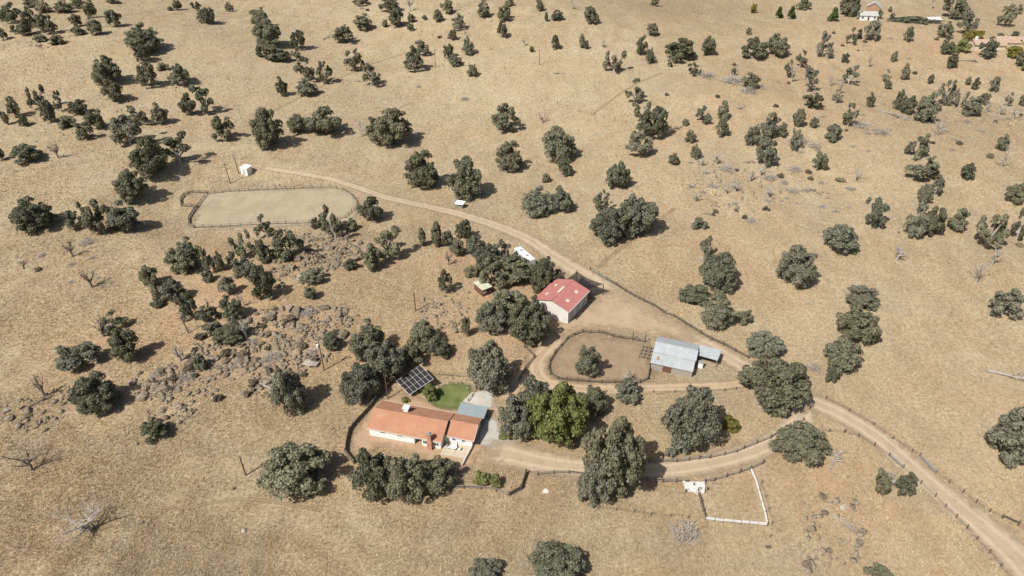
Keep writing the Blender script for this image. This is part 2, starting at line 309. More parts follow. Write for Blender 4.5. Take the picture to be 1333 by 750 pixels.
dark = blob([(380,340,8,.6),(430,325,8,.5),(300,450,9,.6),(350,470,9,.7),(390,430,9,.6),(240,480,8,.6),(430,420,8,.5),(200,500,7,.5),(280,470,8,.5),(60,535,7,.4),(860,480,7,.55),(905,486,6,.5),(655,600,6,.5),(200,330,20,.3),(60,330,18,.3),(880,9,30,.8),(940,9,30,.7),(1180,300,30,.15),(1215,455,22,.2),(60,100,30,.2),(330,470,20,.25),(740,675,10,.3),(300,720,12,.25),(1270,170,34,.35),(980,240,28,.2)])
pale = blob([(640,110,45,.5),(730,120,45,.4),(250,95,60,.4),(1120,420,26,.3),(1200,520,26,.3),(850,240,30,.3),(520,670,16,.25),(1100,230,26,.3),(450,30,60,.3),(600,200,30,.25),(450,200,30,.3)])
ny, nx = X.shape; I = np.arange(ny*nx).reshape(ny, nx)
Fc = np.stack([I[:-1,:-1], I[:-1,1:], I[1:,1:], I[1:,:-1]], -1).reshape(-1, 4)
struct(obj('ground', mesh_np('ground', np.stack([X.ravel(), Y.ravel(), Z.ravel()], 1), Fc, {'soil': soil.ravel(), 'dark': dark.ravel(), 'pale': pale.ravel()}, True), M['ground']))
# ------------------------------------------------------------------ buildings
def B(name, label, cat, o, ang): return thing(name, label, cat, (o[0], o[1], hz(*o)), R_(ang))
def part(name, b, m, par, loc=(0,0,0)): return obj(name, b, m, par, loc)
def foot(o, ang, x0, x1, y0, y1, pad=.3):
    c, s = math.cos(R_(ang)), math.sin(R_(ang))
    POLYMASK.append(np.array([(o[0]+c*x-s*y, o[1]+s*x+c*y) for x, y in ((x0-pad,y0-pad),(x1+pad,y0-pad),(x1+pad,y1+pad),(x0-pad,y1+pad))]))
def slope(x0, x1, y0, z0, y1, z1, th=.14):      # roof plane between the lines (y0,z0) and (y1,z1)
    return prism([(x0,y0,z0),(x1,y0,z0),(x1,y1,z1),(x0,y1,z1)], (0,0,th))
def window(par, x0, x1, y, z0, z1, face=-1):
    w = part('window', box(x0, x1, y+(-.05 if face < 0 else .01), y+(-.01 if face < 0 else .05), z0, z1), M['glass'], par)
    b = bmesh.new(); f = .09; ya, yb = (y-.09, y-.003) if face < 0 else (y+.003, y+.09)
    for r in ((x0-f,x1+f,z1,z1+f),(x0-f,x1+f,z0-f,z0),(x0-f,x0,z0,z1),(x1,x1+f,z0,z1),((x0+x1)/2-.03,(x0+x1)/2+.03,z0,z1)): bx(b, r[0], r[1], ya, yb, r[2], r[3])
    part('frame', b, M['white'], w); return w
# --- ranch house
ho = (-32.8, 110.1)
hs = B('ranch_house', 'long low white ranch house with terracotta roof and brick chimney', 'house', ho, -14); foot(ho, -14, 0, 24.5, -2.2, 9.6)
b = bmesh.new(); w0, w1 = .7, 8.7
for q in ((.4,11.2,.25,9.1),(11.2,13.0,1.6,9.1),(13.0,17.4,.25,9.1)): bx(b, q[0], q[1], q[2], q[3], -.3, 2.42)
part('wall', b, M['stucco'], hs)
for x in (.42, 17.3): part('gable', prism([(x,.25,2.42),(x,9.1,2.42),(x,4.72,4.08)], (.08,0,0)), M['stucco'], hs)
b = bmesh.new(); bx(b, .38, 11.22, .20, .248, -.3, .22); part('plinth', b, M['tan'], hs)
rf = part('roof', slope(0, 17.8, 0, 2.32, 4.72, 4.22), M['shingle'], hs); part('roof', slope(0, 17.8, 4.723, 4.22, 9.4, 2.32), M['shingle'], hs)
part('ridge_cap', prism([(0,4.45,4.28),(0,4.99,4.28),(0,4.72,4.46)], (17.8,0,0)), M['shingle'], rf)
part('fascia', box(0, 17.8, -.06, -.003, 2.24, 2.48), M['whitewood'], hs); part('fascia', box(0, 17.8, 9.403, 9.46, 2.24, 2.48), M['whitewood'], hs)
part('barge_board', prism([(17.803,0,2.22),(17.803,4.72,4.12),(17.803,4.72,4.40),(17.803,0,2.5)], (.07,0,0)), M['trim'], hs)
part('barge_board', prism([(17.803,4.723,4.40),(17.803,4.723,4.12),(17.803,9.4,2.22),(17.803,9.4,2.5)], (.07,0,0)), M['trim'], hs)
d = part('door', box(11.6, 12.55, 1.53, 1.597, 0, 2.05), M['trim'], hs); part('handle', box(12.38, 12.46, 1.48, 1.53, .95, 1.05), M['steel'], d)
window(hs, 13.3, 14.15, .25, .9, 1.75); window(hs, 16.0, 16.9, .25, .9, 1.75)
for x in (3.0, 7.2): window(hs, x, x+1.2, .25, 1.65, 2.1)
c = part('chimney', bx(box(14.5, 15.6, -.65, .245, -.2, 2.6), 14.65, 15.45, -.5, .24, 2.6, 4.6), M['brick'], hs); part('chimney_cap', bx(box(14.55, 15.55, -.6, .35, 4.602, 4.72), 14.85, 15.25, -.35, .1, 4.72, 5.05), M['steel'], c)
s = part('roof_cooler', box(6.6, 7.9, 5.6, 6.8, 3.45, 4.85), M['steel'], hs); part('cooler_lid', box(6.5, 8.0, 5.5, 6.9, 4.853, 4.95), M['white'], s); b = bmesh.new()
for i in range(4): bx(b, 6.7, 7.8, 5.56, 5.597, 3.95+i*.2, 4.05+i*.2)
part('louvre', b, M['white'], s)
part('vent_pipe', cyl(.09,.09,3.6,4.5,8,10.2,6.0), M['steel'], hs); part('vent_pipe', cyl(.07,.07,3.3,4.3,8,14.2,6.6), M['steel'], hs)
# wing (attached)
part('wing_wall', box(17.43, 24.0, 2.55, 9.1, -.3, 2.25), M['stucco'], hs)
part('wing_gable', prism([(23.93,2.55,2.25),(23.93,9.1,2.25),(23.93,5.8,3.6)], (.08,0,0)), M['stucco'], hs)
wr = part('wing_roof', slope(17.95, 24.5, 2.2, 2.18, 5.75, 3.72), M['shingle'], hs); part('wing_roof', slope(17.95, 24.5, 5.753, 3.72, 9.5, 2.18), M['shingle'], hs)
part('ridge_cap', prism([(17.95,5.5,3.78),(17.95,6.0,3.78),(17.95,5.75,3.95)], (6.55,0,0)), M['shingle'], wr)
part('fascia', box(17.95, 24.5, 2.14, 2.197, 2.1, 2.34), M['whitewood'], hs)
part('barge_board', prism([(24.503,2.2,2.1),(24.503,5.75,3.62),(24.503,5.75,3.9),(24.503,2.2,2.36)], (.07,0,0)), M['whitewood'], hs)
window(hs, 19.4, 20.1, 2.55, 1.1, 1.75); window(hs, 21.6, 22.3, 2.55, 1.1, 1.75)
part('patio_roof', slope(18.05, 24.7, 9.55, 2.05, 13.3, 2.3, .06), M['bluetin'], hs)
for x in (18.2, 21.4, 24.5): part('patio_post', box(x-.06, x+.06, 13.0, 13.12, 0, 2.27), M['greywood'], hs)
# terrace in front of the wing
tp = B('terrace', 'pale flagstone terrace in front of the house wing', 'terrace', ho, -14)
part('paving', box(17.8, 23.6, -1.2, 2.5, -.1, .1), M['tan'], tp); part('kerb', box(17.7, 23.7, -1.45, -1.203, -.1, .35), M['tan'], tp)
def table(x, y):
    o = thing('patio_table', 'white round table on the flagstone terrace', 'table', (0,0,0), R_(-14)); c_, s_ = math.cos(R_(-14)), math.sin(R_(-14)); o.location = (ho[0]+c_*x-s_*y, ho[1]+s_*x+c_*y, .1)
    part('table_top', cyl(.75,.75,.70,.76,14), M['white'], o); part('leg', cyl(.12,.06,.0,.70,8), M['white'], o); return o
table(20.2, .9)
def chair(x, y, rz, lab):
    c_, s_ = math.cos(R_(-14)), math.sin(R_(-14)); o = thing('patio_chair', lab, 'chair', (ho[0]+c_*x-s_*y, ho[1]+s_*x+c_*y, .1), R_(rz), 'white chairs on the terrace')
    part('seat', box(-.28,.28,-.28,.28,.40,.46), M['white'], o); part('backrest', box(-.28,.28,.24,.30,.46,1.0), M['white'], o)
    for a in (-.24,.24):
        for e in (-.24,.24): part('leg', box(a-.03,a+.03,e-.03,e+.03,0,.40), M['white'], o)
chair(19.0,.8,80,'white chair on the terrace, on the chimney side of the table'); chair(21.5,.9,-100,'white chair on the terrace, on the driveway side of the table'); chair(20.3,2.0,0,'white chair on the terrace between table and wing wall')
for x, y, lab, k in ((18.6,2.1,'round dark green pot plant in the terrace corner by the main house','oak'),(22.9,-.5,'low planting at the outer corner of the flagstone terrace','grey')):
    pass
sheet('bare_soil', [(466,602),(458,574),(474,548),(492,526),(520,514),(560,524),(590,534),(640,552),(628,582),(618,596),(604,612),(570,604),(520,584),(490,580)], M['soil'], .04, 1.6)
# --- red barn
bo = (15.6, 152.1); ba = 57.5; bw, bl = 11.2, 12.5
br = B('barn', 'tall cream metal barn with red gable roof and skylights', 'barn', bo, ba); foot(bo, ba, 0, bl, 0, bw)
part('wall', box(.35, bl-.35, .35, bw-.35, -.4, 4.4), M['cream'], br)
for x in (.36, bl-.46): part('gable', prism([(x,.35,4.4),(x,bw-.35,4.4),(x,bw/2,6.0)], (.1,0,0)), M['cream'], br)
r1 = part('roof', slope(0, bl, -.1, 4.38, bw/2, 6.12, .12), M['redroof'], br); r2 = part('roof', slope(0, bl, bw/2+.003, 6.12, bw+.1, 4.38, .12), M['redroof'], br)
part('ridge_cap', prism([(0,bw/2-.25,6.2),(0,bw/2+.25,6.2),(0,bw/2,6.32)], (bl,0,0)), M['redroof'], r1)
def rz_(y): return 4.5+(y/(bw/2))*1.74 if y < bw/2 else 4.5+((bw-y)/(bw/2))*1.74
for x, y, l, wd in ((3.0,2.3,1.1,.9),(8.2,2.3,1.1,.9),(3.0,8.9,1.0,.7),(8.2,8.9,1.0,.7),(4.6,6.0,3.4,.7)):
    za, zb = rz_(y-wd/2)+.03, rz_(y+wd/2)+.03
    part('skylight', prism([(x,y-wd/2,za),(x+l,y-wd/2,za),(x+l,y+wd/2,zb),(x,y+wd/2,zb)], (0,0,.07)), M['skylight'], r1 if y < bw/2 else r2)
for i in range(3):
    dd = part('roller_door', box(.8+i*3.85, 3.9+i*3.85, .28, .347, 0, 3.7), M['doorgrey'], br); part('door_frame', bx(bx(box(.62+i*3.85, .797+i*3.85, .24, .346, 0, 3.9), 3.903+i*3.85, 4.08+i*3.85, .24, .346, 0, 3.9), .797+i*3.85, 3.903+i*3.85, .24, .346, 3.703, 3.9), M['white'], dd)
d = part('door', box(.28, .347, .9, 1.9, 0, 2.1), M['whitewood'], br); part('handle', box(.22, .28, 1.7, 1.78, 1.0, 1.1), M['steel'], d)
part('corner_trim', box(.27, .41, .27, .41, -.3, 4.4), M['white'], br); part('gutter', box(0, bl, -.22, -.103, 4.25, 4.42), M['white'], br)
# shade sail behind the barn
pl = at(750, 366); pr = at(784.5, 384.4); T1 = pl+Vector((0,0,3.6)); T2 = pr+Vector((0,0,4.0)); n = 10
def bw2(x, y, z): a = R_(ba); return Vector((bo[0]+math.cos(a)*x-math.sin(a)*y, bo[1]+math.sin(a)*x+math.cos(a)*y, z))
c1, c2, c3 = bw2(bl+.05, 8.5, 4.2), bw2(bl+.05, 1.0, 4.2), bw2(7.5, -.2, 3.9)
ss = thing('shade_sail', 'black shade cloth stretched from the barn to two posts', 'shade sail', (pl.x, pl.y, 0)); inv = Vector((-pl.x, -pl.y, 0)); b = bmesh.new(); g = []
for i in range(n+1):
    row = []
    for j in range(n+1):
        u, v = i/n, j/n; p = (c1*(1-u)+T1*u)*(1-v)+(c2*(1-u)+T2*u)*v; p.z -= 1.1*math.sin(math.pi*u)*math.sin(math.pi*v)*.7
        q = .9*math.sin(math.pi*v)*u; p -= (T1-c1).normalized()*q; row.append(b.verts.new(p+inv))
    g.append(row)
for i in range(n):
    for j in range(n): b.faces.new((g[i][j], g[i+1][j], g[i+1][j+1], g[i][j+1]))
bmesh.ops.solidify(b, geom=b.faces[:], thickness=.02); part('cloth', b, M['net'], ss)
for p, hh in ((pl,3.9),(pr,4.3)): part('post', cyl(.13,.12,-.3,hh,8,p.x-pl.x,p.y-pl.y), M['trim'], ss)
# --- corrugated shed
so, sa = (35.2, 133.3), -20; L_ = 10.8
sh = B('machine_shed', 'corrugated tin shed with stepped grey roof beside the paddock', 'shed', so, sa); foot(so, sa, 0, L_, 0, 11.2)
b = box(.25, L_-.25, .3, 10.9, -.2, 2.1); part('wall', b, M['tinwall'], sh)
part('gable', prism([(L_-.27,.3,2.1),(L_-.27,10.9,2.1),(L_-.27,10.9,2.35),(L_-.27,7.1,3.7),(L_-.27,3.6,2.95),(L_-.27,.3,2.1)][:5], (.08,0,0)), M['tinwall'], sh)
part('gable', prism([(.19,.3,2.1),(.19,10.9,2.1),(.19,10.9,2.35),(.19,7.1,3.7),(.19,3.6,2.95)], (.08,0,0)), M['tinwall'], sh)
part('roof', slope(0, L_, 7.1, 3.78, 11.2, 2.35, .06), M['tin'], sh); part('roof', slope(0, L_+.1, 3.5, 3.0, 7.097, 3.78, .06), M['tin'], sh); lr = part('lean_to_roof', slope(-.05, L_-.1, 0, 2.1, 3.7, 2.88, .06), M['tinold'], sh)
lr['label'] = 'older streaked lean-to roof with rust patches'; part('rust_panel', slope(1.3, 2.0, 1.3, 2.45, 2.5, 2.70, .05), simple('rust', (.36,.2,.11), .25, 3), lr)
part('ridge_cap', prism([(0,6.85,3.80),(0,7.35,3.80),(0,7.1,3.92)], (L_,0,0)), M['steel'], sh)
part('door', box(3.2, 5.4, .24, .297, 0, 1.95), M['brownwood'], sh)
lo = at(907, 466); la = -26
le = B('carport', 'small grey tin carport on posts at the shed end', 'carport', (47.6, 136.3), la); foot((47.6,136.3), la, 0, 5.3, 0, 4)
part('roof', slope(0, 5.4, 0, 2.25, 4.1, 2.6, .06), M['tin'], le); part('fascia', box(5.403, 5.47, 0, 4.1, 2.2, 2.62), M['steel'], le)
for x in (.15, 5.2):
    for y in (.15, 3.9): part('post', box(x-.08, x+.08, y-.08, y+.08, -.1, 2.2+.08*y), M['greywood'], le)
p = at(911.5, 478); wt = thing('cabinet', 'small white cabinet on the ground beside the tin carport', 'cabinet', p, R_(-20)); part('body', box(-.6,.6,-.5,.5,0,1.6), M['white'], wt); part('lid', box(-.66,.66,-.56,.56,1.603,1.72), M['steel'], wt); part('door', box(-.5,.5,-.55,-.503,.15,1.45), M['stucco'], wt)
# lattice frame west of shed
g0 = at(832, 466); gf = thing('wooden_pen', 'grid of weathered wooden panels between paddock and tin shed', 'pen', (g0.x, g0.y, 0), R_(-20))
for i in range(4): part('rail', box(i*1.05-.06, i*1.05+.06, 0, 4.6, .75, .87), M['greywood'], gf)
for j in range(4):
    part('rail', box(-.06, 3.2, j*1.5-.06, j*1.5+.06, .873, .98), M['greywood'], gf)
    for i in range(4): part('post', box(i*1.05-.07, i*1.05+.07, j*1.5-.07, j*1.5+.07, 0, 1.1), M['tie'], gf)
# --- wood shed
wo = (-8.7, 165.3); wa = -54.5+90
ws = B('garden_shed', 'dark brown board shed with pale flat roof left of the barn', 'shed', wo, wa); foot(wo, wa, 0, 3.6, 0, 5)
z0 = hz(*wo); part('wall', box(.2, 3.4, .2, 4.8, -.5, 2.35), M['brownwood'], ws); part('roof', slope(0, 3.6, 0, 2.4, 5.0, 2.55, .1), M['oliveroof'], ws)
d = part('door', box(1.9, 2.9, .13, .197, 0, 2.0), M['trim'], ws); part('handle', box(2.72,2.8,.07,.13,.95,1.05), M['steel'], d); window(ws, .6, 1.3, .2, 1.1, 1.7)
# --- white block shed by the arena
p = at(321.5, 225); ts = thing('pump_shed', 'small white block shed beside two poles beyond the arena', 'shed', p, R_(-24))
part('wall', box(-1.6,1.6,-1.4,1.4,-.5,2.4), M['stucco'], ts); part('roof', slope(-1.8,1.8,-1.6,2.40,1.6,2.75,.12), M['white'], ts); part('door', box(-.5,.5,-1.46,-1.403,-.2,1.9), M['doorgrey'], ts)
POLYMASK.append(np.array([(p.x-2,p.y-2),(p.x+2,p.y-2),(p.x+2,p.y+2),(p.x-2,p.y+2)]))
p = at(599, 270); cn = thing('feed_shelter', 'tiny white roofed shelter alone above the dirt road', 'shelter', p, R_(-20)); part('roof', slope(-1.6,1.6,-1.2,1.7,1.2,2.1,.08), M['white'], cn)
for x in (-1.3,1.3):
    for y in (-1,1): part('post', box(x-.07,x+.07,y-.07,y+.07,-.2,1.72+.15*y), M['greywood'], cn)
part('trough', box(-1.1,1.1,-.5,.5,0,.6), M['steel'], cn)
# --- travel trailer under the oaks
A_ = Vector(flat(669,324,2.8)); C_ = Vector(flat(698,349,2.8)); dv = (C_-A_); L = 9.2; ang = math.atan2(dv.y, dv.x)
M['oldtrailer'] = simple('weathered_trailer_skin', (.66,.66,.65), .1, 1.2, .5)
tr = thing('travel_trailer', 'long white travel trailer half hidden by oaks behind the barn', 'trailer', (A_.x, A_.y, hz(A_.x, A_.y)), ang)
b = box(0, L, 0, 2.5, .55, 2.85); bmesh.ops.bevel(b, geom=b.edges[:], offset=.12, segments=2, affect='EDGES'); part('body', b, M['oldtrailer'], tr)
part('roof_vent', box(2.2,2.9,.9,1.6,2.853,3.05), M['steel'], tr); part('roof_vent', box(5.8,6.5,.9,1.6,2.853,3.05), M['steel'], tr)
for x in (1.5,3.4,6.6): part('window', box(x,x+.9,-.03,-.003,1.5,2.2), M['glass'], tr)
part('door', box(4.8,5.5,-.03,-.003,.7,2.4), M['doorgrey'], tr); part('hitch', tube(bmesh.new(), [(L-.1,1.25,.6),(L+1.2,1.25,.5)], [.1,.08]), M['trim'], tr)
for x in (4.0,4.9):
    for y in (.05,2.15): part('wheel', tube(bmesh.new(), [(x,y,.38),(x,y+.3,.38)], [.38,.38], 12), M['rubber'], tr)
# --- solar array
def up(px, py, z): q = flat(px, py, z); return Vector((q[0], q[1], z))
z5 = lambda X_, Y_: (440+X_/5, 470+Y_/5)
pA, pB, pC, pD = up(*z5(378,130), 1.3), up(*z5(465,220), 1.3), up(*z5(625,115), 3.0), up(*z5(535,28), 3.0)
pC = pB+(pD-pA)*.98+((pC-pB)-(pD-pA))*.3
so_ = thing('solar_array', 'tilted solar panel array with white grid frame behind the house', 'solar panel', (pA.x, pA.y, 0)); iv = Vector((-pA.x,-pA.y,0))
qf = lambda u, v: (pA*(1-u)+pB*u)*(1-v)+(pD*(1-u)+pC*u)*v+iv
nu, nv = 3, 6; nrm = (pB-pA).cross(pD-pA).normalized()
for i in range(nu):
    for j in range(nv):
        pts = [qf((i+.025)/nu, (j+.04)/nv), qf((i+.975)/nu, (j+.04)/nv), qf((i+.975)/nu, (j+.96)/nv), qf((i+.025)/nu, (j+.96)/nv)]
        part('panel', prism(pts, nrm*.06), M['solar'], so_)
b = bmesh.new()
for i in range(nu+1): tube(b, [qf(i/nu,0), qf(i/nu,1)], [.045]*2, 4)
for j in range(nv+1): tube(b, [qf(0,j/nv)-nrm*.02, qf(1,j/nv)-nrm*.02], [.035]*2, 4)
part('frame', b, M['white'], so_)
for u in (.12,.5,.88):
    for v in (.08,.92): q = qf(u,v); part('post', cyl(.08,.08,-.2,q.z-.1,8,q.x,q.y), M['white'], so_)
# --- white block platform by the drive
pf = at(905, 636); M['oldwhite'] = simple('worn_white_concrete', (.60,.57,.52), .18, 1.5)
dk = thing('loading_platform', 'broken white concrete platform beside the drive at the pen corner', 'platform', (pf.x, pf.y, 0), R_(-4))
part('slab', prism([(-2.1,-1.1,-.1),(-.4,-1.1,-.1),(.2,-1.6,-.1),(1.7,-1.2,-.1),(2.3,1.5,-.1),(-2.4,1.4,-.1)], (0,0,.55)), M['oldwhite'], dk)
for x, y, s_, t_ in ((-2.3,1.0,.5,.4),(1.8,1.0,.4,.5),(.3,-1.3,.9,.35),(-1.8,-.8,.4,.4),(1.5,-.9,.4,.4)): part('block', box(x-s_/2,x+s_/2,y-t_/2,y+t_/2,.453,.85), M['oldwhite'], dk)
for x, y in ((-2.2,-1.3),(2.4,-.3),(-.3,.5),(2.3,1.7)): part('post', box(x-.1,x+.1,y-.1,y+.1,0,1.15), M['tie'], dk)
part('hatch', box(.5,1.3,-.6,.1,.453,.5), M['steel'], dk)
p = at(710, 640); obj_ = thing('concrete_slab', 'small cracked white slab on the grass below the gate', 'slab', p, .3); part('slab', prism([(-.7,-.5,-.05),(.5,-.6,-.05),(.8,.1,-.05),(.2,.7,-.05),(-.6,.4,-.05)], (0,0,.2)), M['oldwhite'], obj_)
# --- far houses
def gable_house(name, label, px, py, ang, L, W, hw, hr, wm, rm, chim=False):
    p = at(px, py); o = thing(name, label, 'house', p, R_(ang)); ov = .5
    part('wall', box(-L/2,L/2,-W/2,W/2,-2,hw), wm, o)
    for x in (-L/2, L/2-.1): part('gable', prism([(x,-W/2,hw),(x,W/2,hw),(x,0,hr-.15)], (.1,0,0)), wm, o)
    part('roof', slope(-L/2-ov,L/2+ov,-W/2-ov,hw-.2,0,hr,.15), rm, o); part('roof', slope(-L/2-ov,L/2+ov,.003,hr,W/2+ov,hw-.2,.15), rm, o)
    for x in np.linspace(-L/2+1.5, L/2-1.5, max(2, int(L/4))): window(o, x-.6, x+.6, -W/2, .9, 2.1)
    dd = part('door', box(-.5,.5,-W/2-.06,-W/2-.003,0,2.1), M['trim'], o); part('handle', box(.3,.4,-W/2-.12,-W/2-.06,.95,1.05), M['steel'], dd)
    POLYMASK.append(np.array([(p.x-L/2,p.y-W/2),(p.x+L/2,p.y-W/2),(p.x+L/2,p.y+W/2),(p.x-L/2,p.y+W/2)])); return o
o = gable_house('cottage', 'distant orange-brown gabled cottage with pale roof edges', 1136, 16, 60, 8, 8, 3.6, 6.4, M['orangewall'], M['greyroof'])
o = gable_house('cottage', 'distant low white cottage with grey roof in front of orange-brown one', 1128, 25, -8, 10, 6.5, 2.8, 4.6, M['stucco'], M['greyroof'])
p = at(1213, 29); o = thing('storage_tent', 'distant small white tent-roofed shed beside a hedge', 'shed', p, .1); part('wall', box(-4,4,-2.5,2.5,-1,1.8), M['white'], o); part('roof', slope(-4.2,4.2,-2.7,1.75,0,3.0,.1), M['white'], o); part('roof', slope(-4.2,4.2,.003,3.0,2.7,1.75,.1), M['white'], o)
tp_ = at(1278, 66); o = thing('villa', 'distant tan house with broad tiled roofs at the right edge', 'house', tp_, R_(-6))
for x0, x1, y0, y1, hw, hr in ((-4,12,0,9,3,5.0),(10,24,5,15,3.4,5.6),(22,38,0,10,3,5.2)):
    part('wall', box(x0,x1,y0,y1,-2,hw), M['tanwall'], o); ym = (y0+y1)/2
    part('roof', slope(x0-.6,x1+.6,y0-.6,hw-.1,ym,hr,.15), M['tilehouse'], o); part('roof', slope(x0-.6,x1+.6,ym+.003,hr,y1+.6,hw-.1,.15), M['tilehouse'], o)
    for x in (x0, x1-.1): part('gable', prism([(x,y0,hw+.002),(x,y1,hw+.002),(x,ym,hr-.1)], (.1,0,0)), M['tanwall'], o)
    for x in np.arange(x0+2, x1-2, 4): window(o, x, x+1.4, y0, .8, 2.1)
part('chimney', box(-3.2,-2.2,4,5.2,4,6.4), M['white'], o); dd = part('garage_door', box(4,8,-.08,-.003,0,2.3), M['white'], o)
POLYMASK.append(np.array([(tp_.x-5,tp_.y-1),(tp_.x+40,tp_.y-5),(tp_.x+40,tp_.y+15),(tp_.x-4,tp_.y+12)]))
# ------------------------------------------------------------------ fences and poles
UNIT = {}
def unit(m):
    if m not in UNIT:
        b = box(-.5,.5,-.5,.5,0,1); bmesh.ops.bevel(b, geom=[e for e in b.edges], offset=.08, segments=1, affect='EDGES'); me = bpy.data.meshes.new('timber'); b.to_mesh(me); b.free(); me.materials.append(M[m]); UNIT[m] = me
    return UNIT[m]
def stick(name, par, base, a, b_, w, m, w2=None):
    o = bpy.data.objects.new(name, unit(m)); link(o, par); d = b_-a; o.location = a-base; o.rotation_mode = 'QUATERNION'
    o.rotation_quaternion = d.to_track_quat('Z', 'Y'); o.scale = (w2 or w, w, d.length); return o
def fence(name, label, px, post='tie', rail='tie', hp=1.25, wp=.2, rails=(.5,1.0), wr=.1, sub=0, group=None, skip=(), tall=()):
    P = [at(*p) for p in px]
    if sub:                      # extra posts so that the spacing is about sub metres
        Q = []
        for a, b_ in zip(P, P[1:]):
            n = max(1, round((b_-a).length/sub))
            for k in range(n): q = a.lerp(b_, k/n); q.z = hz(q.x, q.y); Q.append(q)
        P = Q+[P[-1]]
    o = thing(name, label, 'fence', P[0], 0, group); rr = random.Random(label)
    for i, p in enumerate(P):
        hh = hp*rr.uniform(.9,1.15)*(2.1 if i in tall else 1); tl = Vector((rr.uniform(-.06,.06), rr.uniform(-.06,.06), 1))
        stick('post', o, P[0], p-tl*.2, p+tl*hh, wp, post)
    for i, (a, b_) in enumerate(zip(P, P[1:])):
        if i in skip: continue
        for z in rails:
            j1, j2 = rr.uniform(-.06,.06), rr.uniform(-.06,.06); stick('rail' if wr > .04 else 'wire', o, P[0], a+Vector((0,0,z+j1)), b_+Vector((0,0,z+j2)), wr, rail, wr*1.6 if wr > .04 else wr)
    return o
fence('rail_fence', 'long dark timber rail fence along the dirt road opposite the tin shed', [(768,352),(779,358),(790,365),(802,372),(814,380),(826,387),(838,393),(851,399),(864,408),(877,413),(891,422),(898,426),(912,435),(926,443),(942,450),(957,458),(974,467)], skip=(0,1), wp=.26)
p0 = at(769,353); p1 = at(800,371); gt = thing('pipe_gate', 'grey-green pipe gate beside the dirt road behind the barn', 'gate', p0); d = p1-p0
for z in (.25,.55,.85,1.15): stick('bar', gt, p0, p0+Vector((0,0,z))+d*.06, p0+d*.92+Vector((0,0,z)), .07, 'pipe')
for k in (.06,.35,.64,.92): stick('upright', gt, p0, p0+d*k+Vector((0,0,.2)), p0+d*k+Vector((0,0,1.22)), .08, 'pipe')
fence('paddock_fence', 'weathered rail fence around the oval dirt paddock by the shed', [(839,446),(823,443),(809,441),(799,439),(786,435),(780,434),(768,434),(759,433),(748,437),(739,442),(731,451),(723,460),(716,471),(714,480),(716,488),(726,494),(738,496),(752,497),(766,498),(783,499),(800,499),(817,500),(833,499),(843,495),(845,484),(846,473)], wp=.24, tall=(0,1))
fence('rail_fence', 'short dark zigzag rail fence under the oaks left of the barn track', [(696,438),(683,453),(696,466),(684,481),(676,496)], wp=.24)
fence('rail_fence', 'timber fence on the upper side of the curved house drive', [(845,602),(862,602),(881,602),(897,600),(910,598),(924,597),(943,593),(959,589),(968,585),(985,578),(1003,571),(1017,562),(1028,556)], rail='greywood', wp=.24)
fence('rail_fence', 'timber fence on the lower side of the house drive', [(700,619),(721,617),(741,617),(762,619),(790,622),(820,625),(842,626),(863,628),(880,628),(895,629)], rail='greywood', wp=.24)
fence('rail_fence', 'short timber fence from the white platform up the drive edge', [(918,628),(930,626),(946,621),(963,616),(977,611),(993,604)], rail='greywood', wp=.24)
fence('yard_fence', 'front yard fence of grey rails below the house oak hedge', [(583,637),(604,636),(626,637),(646,640),(663,645)], rail='greywood', wp=.24)
fence('entrance_fence', 'dark tall fence end beside the orange soil at the yard entrance', [(663,646),(678,638),(685,617)], wp=.3, hp=1.5, rails=(.4,.8,1.2), wr=.14)
fence('yard_fence', 'tall dark board fence curving along the left side of the house', [(517,492),(506,504),(494,516),(487,525),(480,534),(470,545),(460,556),(455,563),(453,570),(451,580),(450,590),(455,597),(461,604)], wp=.22, hp=1.35, rails=(.3,.6,.9,1.2), wr=.14)
fence('garden_fence', 'low grey fence behind the solar panels and lawn', [(567,489),(576,489),(587,490),(598,491),(610,491)], 'greywood', 'greywood', 1.1, .13, (.5,.95), .07, tall=(4,))
fence('garden_fence', 'short fence with pale stones between lawn and concrete pad', [(589,494),(601,500),(612,503),(620,507),(615,516),(610,523)], 'tie', 'greywood', .9, .16, (.45,), .08)
fence('terrace_fence', 'pale low fence from the house wing corner down to the oak hedge', [(616,579),(612,588),(607,597),(602,607)], 'whitewood', 'tan' if 0 else 'whitewood', .9, .16, (.4,.8), .12)
fence('arena_fence', 'dark pipe and post fence around the grey riding arena', [(253,297),(246,294),(246,285),(254,273),(258,270)], 'tie', 'deaddark', 1.3, .17, (.3,.6,.9,1.2), .11, sub=2.2)
fence('arena_fence', 'long dark post fence along both sides of the grey riding arena', [(253,297),(300,295),(340,293),(372,292),(402,291),(430,288),(450,284),(458,276)], 'tie', 'deaddark', 1.25, .17, (.5,1.1), .085, sub=3.2)
fence('arena_fence', 'dark post fence along the far edge and rounded end of the riding arena', [(256,271),(262,263),(270,253),(300,250),(360,247),(430,244),(446,247),(457,254),(464,263),(465,270),(461,275)], 'tie', 'deaddark', 1.25, .17, (.5,1.1), .085, sub=3.2)
fence('corral_fence', 'small brushy corral fence at the left end of the riding arena', [(257,270),(236,269),(235,261),(240,255),(252,251),(270,252)], 'tie', 'deaddark', 1.3, .17, (.3,.6,.9,1.2), .11, sub=2.2)
fence('wire_fence', 'wire fence with dark posts along the lower side of the main road', [(1054,533),(1045,548),(1060,562),(1079,563),(1099,564),(1117,569),(1138,581),(1157,594),(1175,610),(1198,630),(1217,647),(1230,661),(1244,675),(1258,689),(1271,703),(1287,720),(1302,738),(1318,757)], 'tie', 'wire', 1.2, .2, (.4,.75,1.1), .03, skip=(0,7))
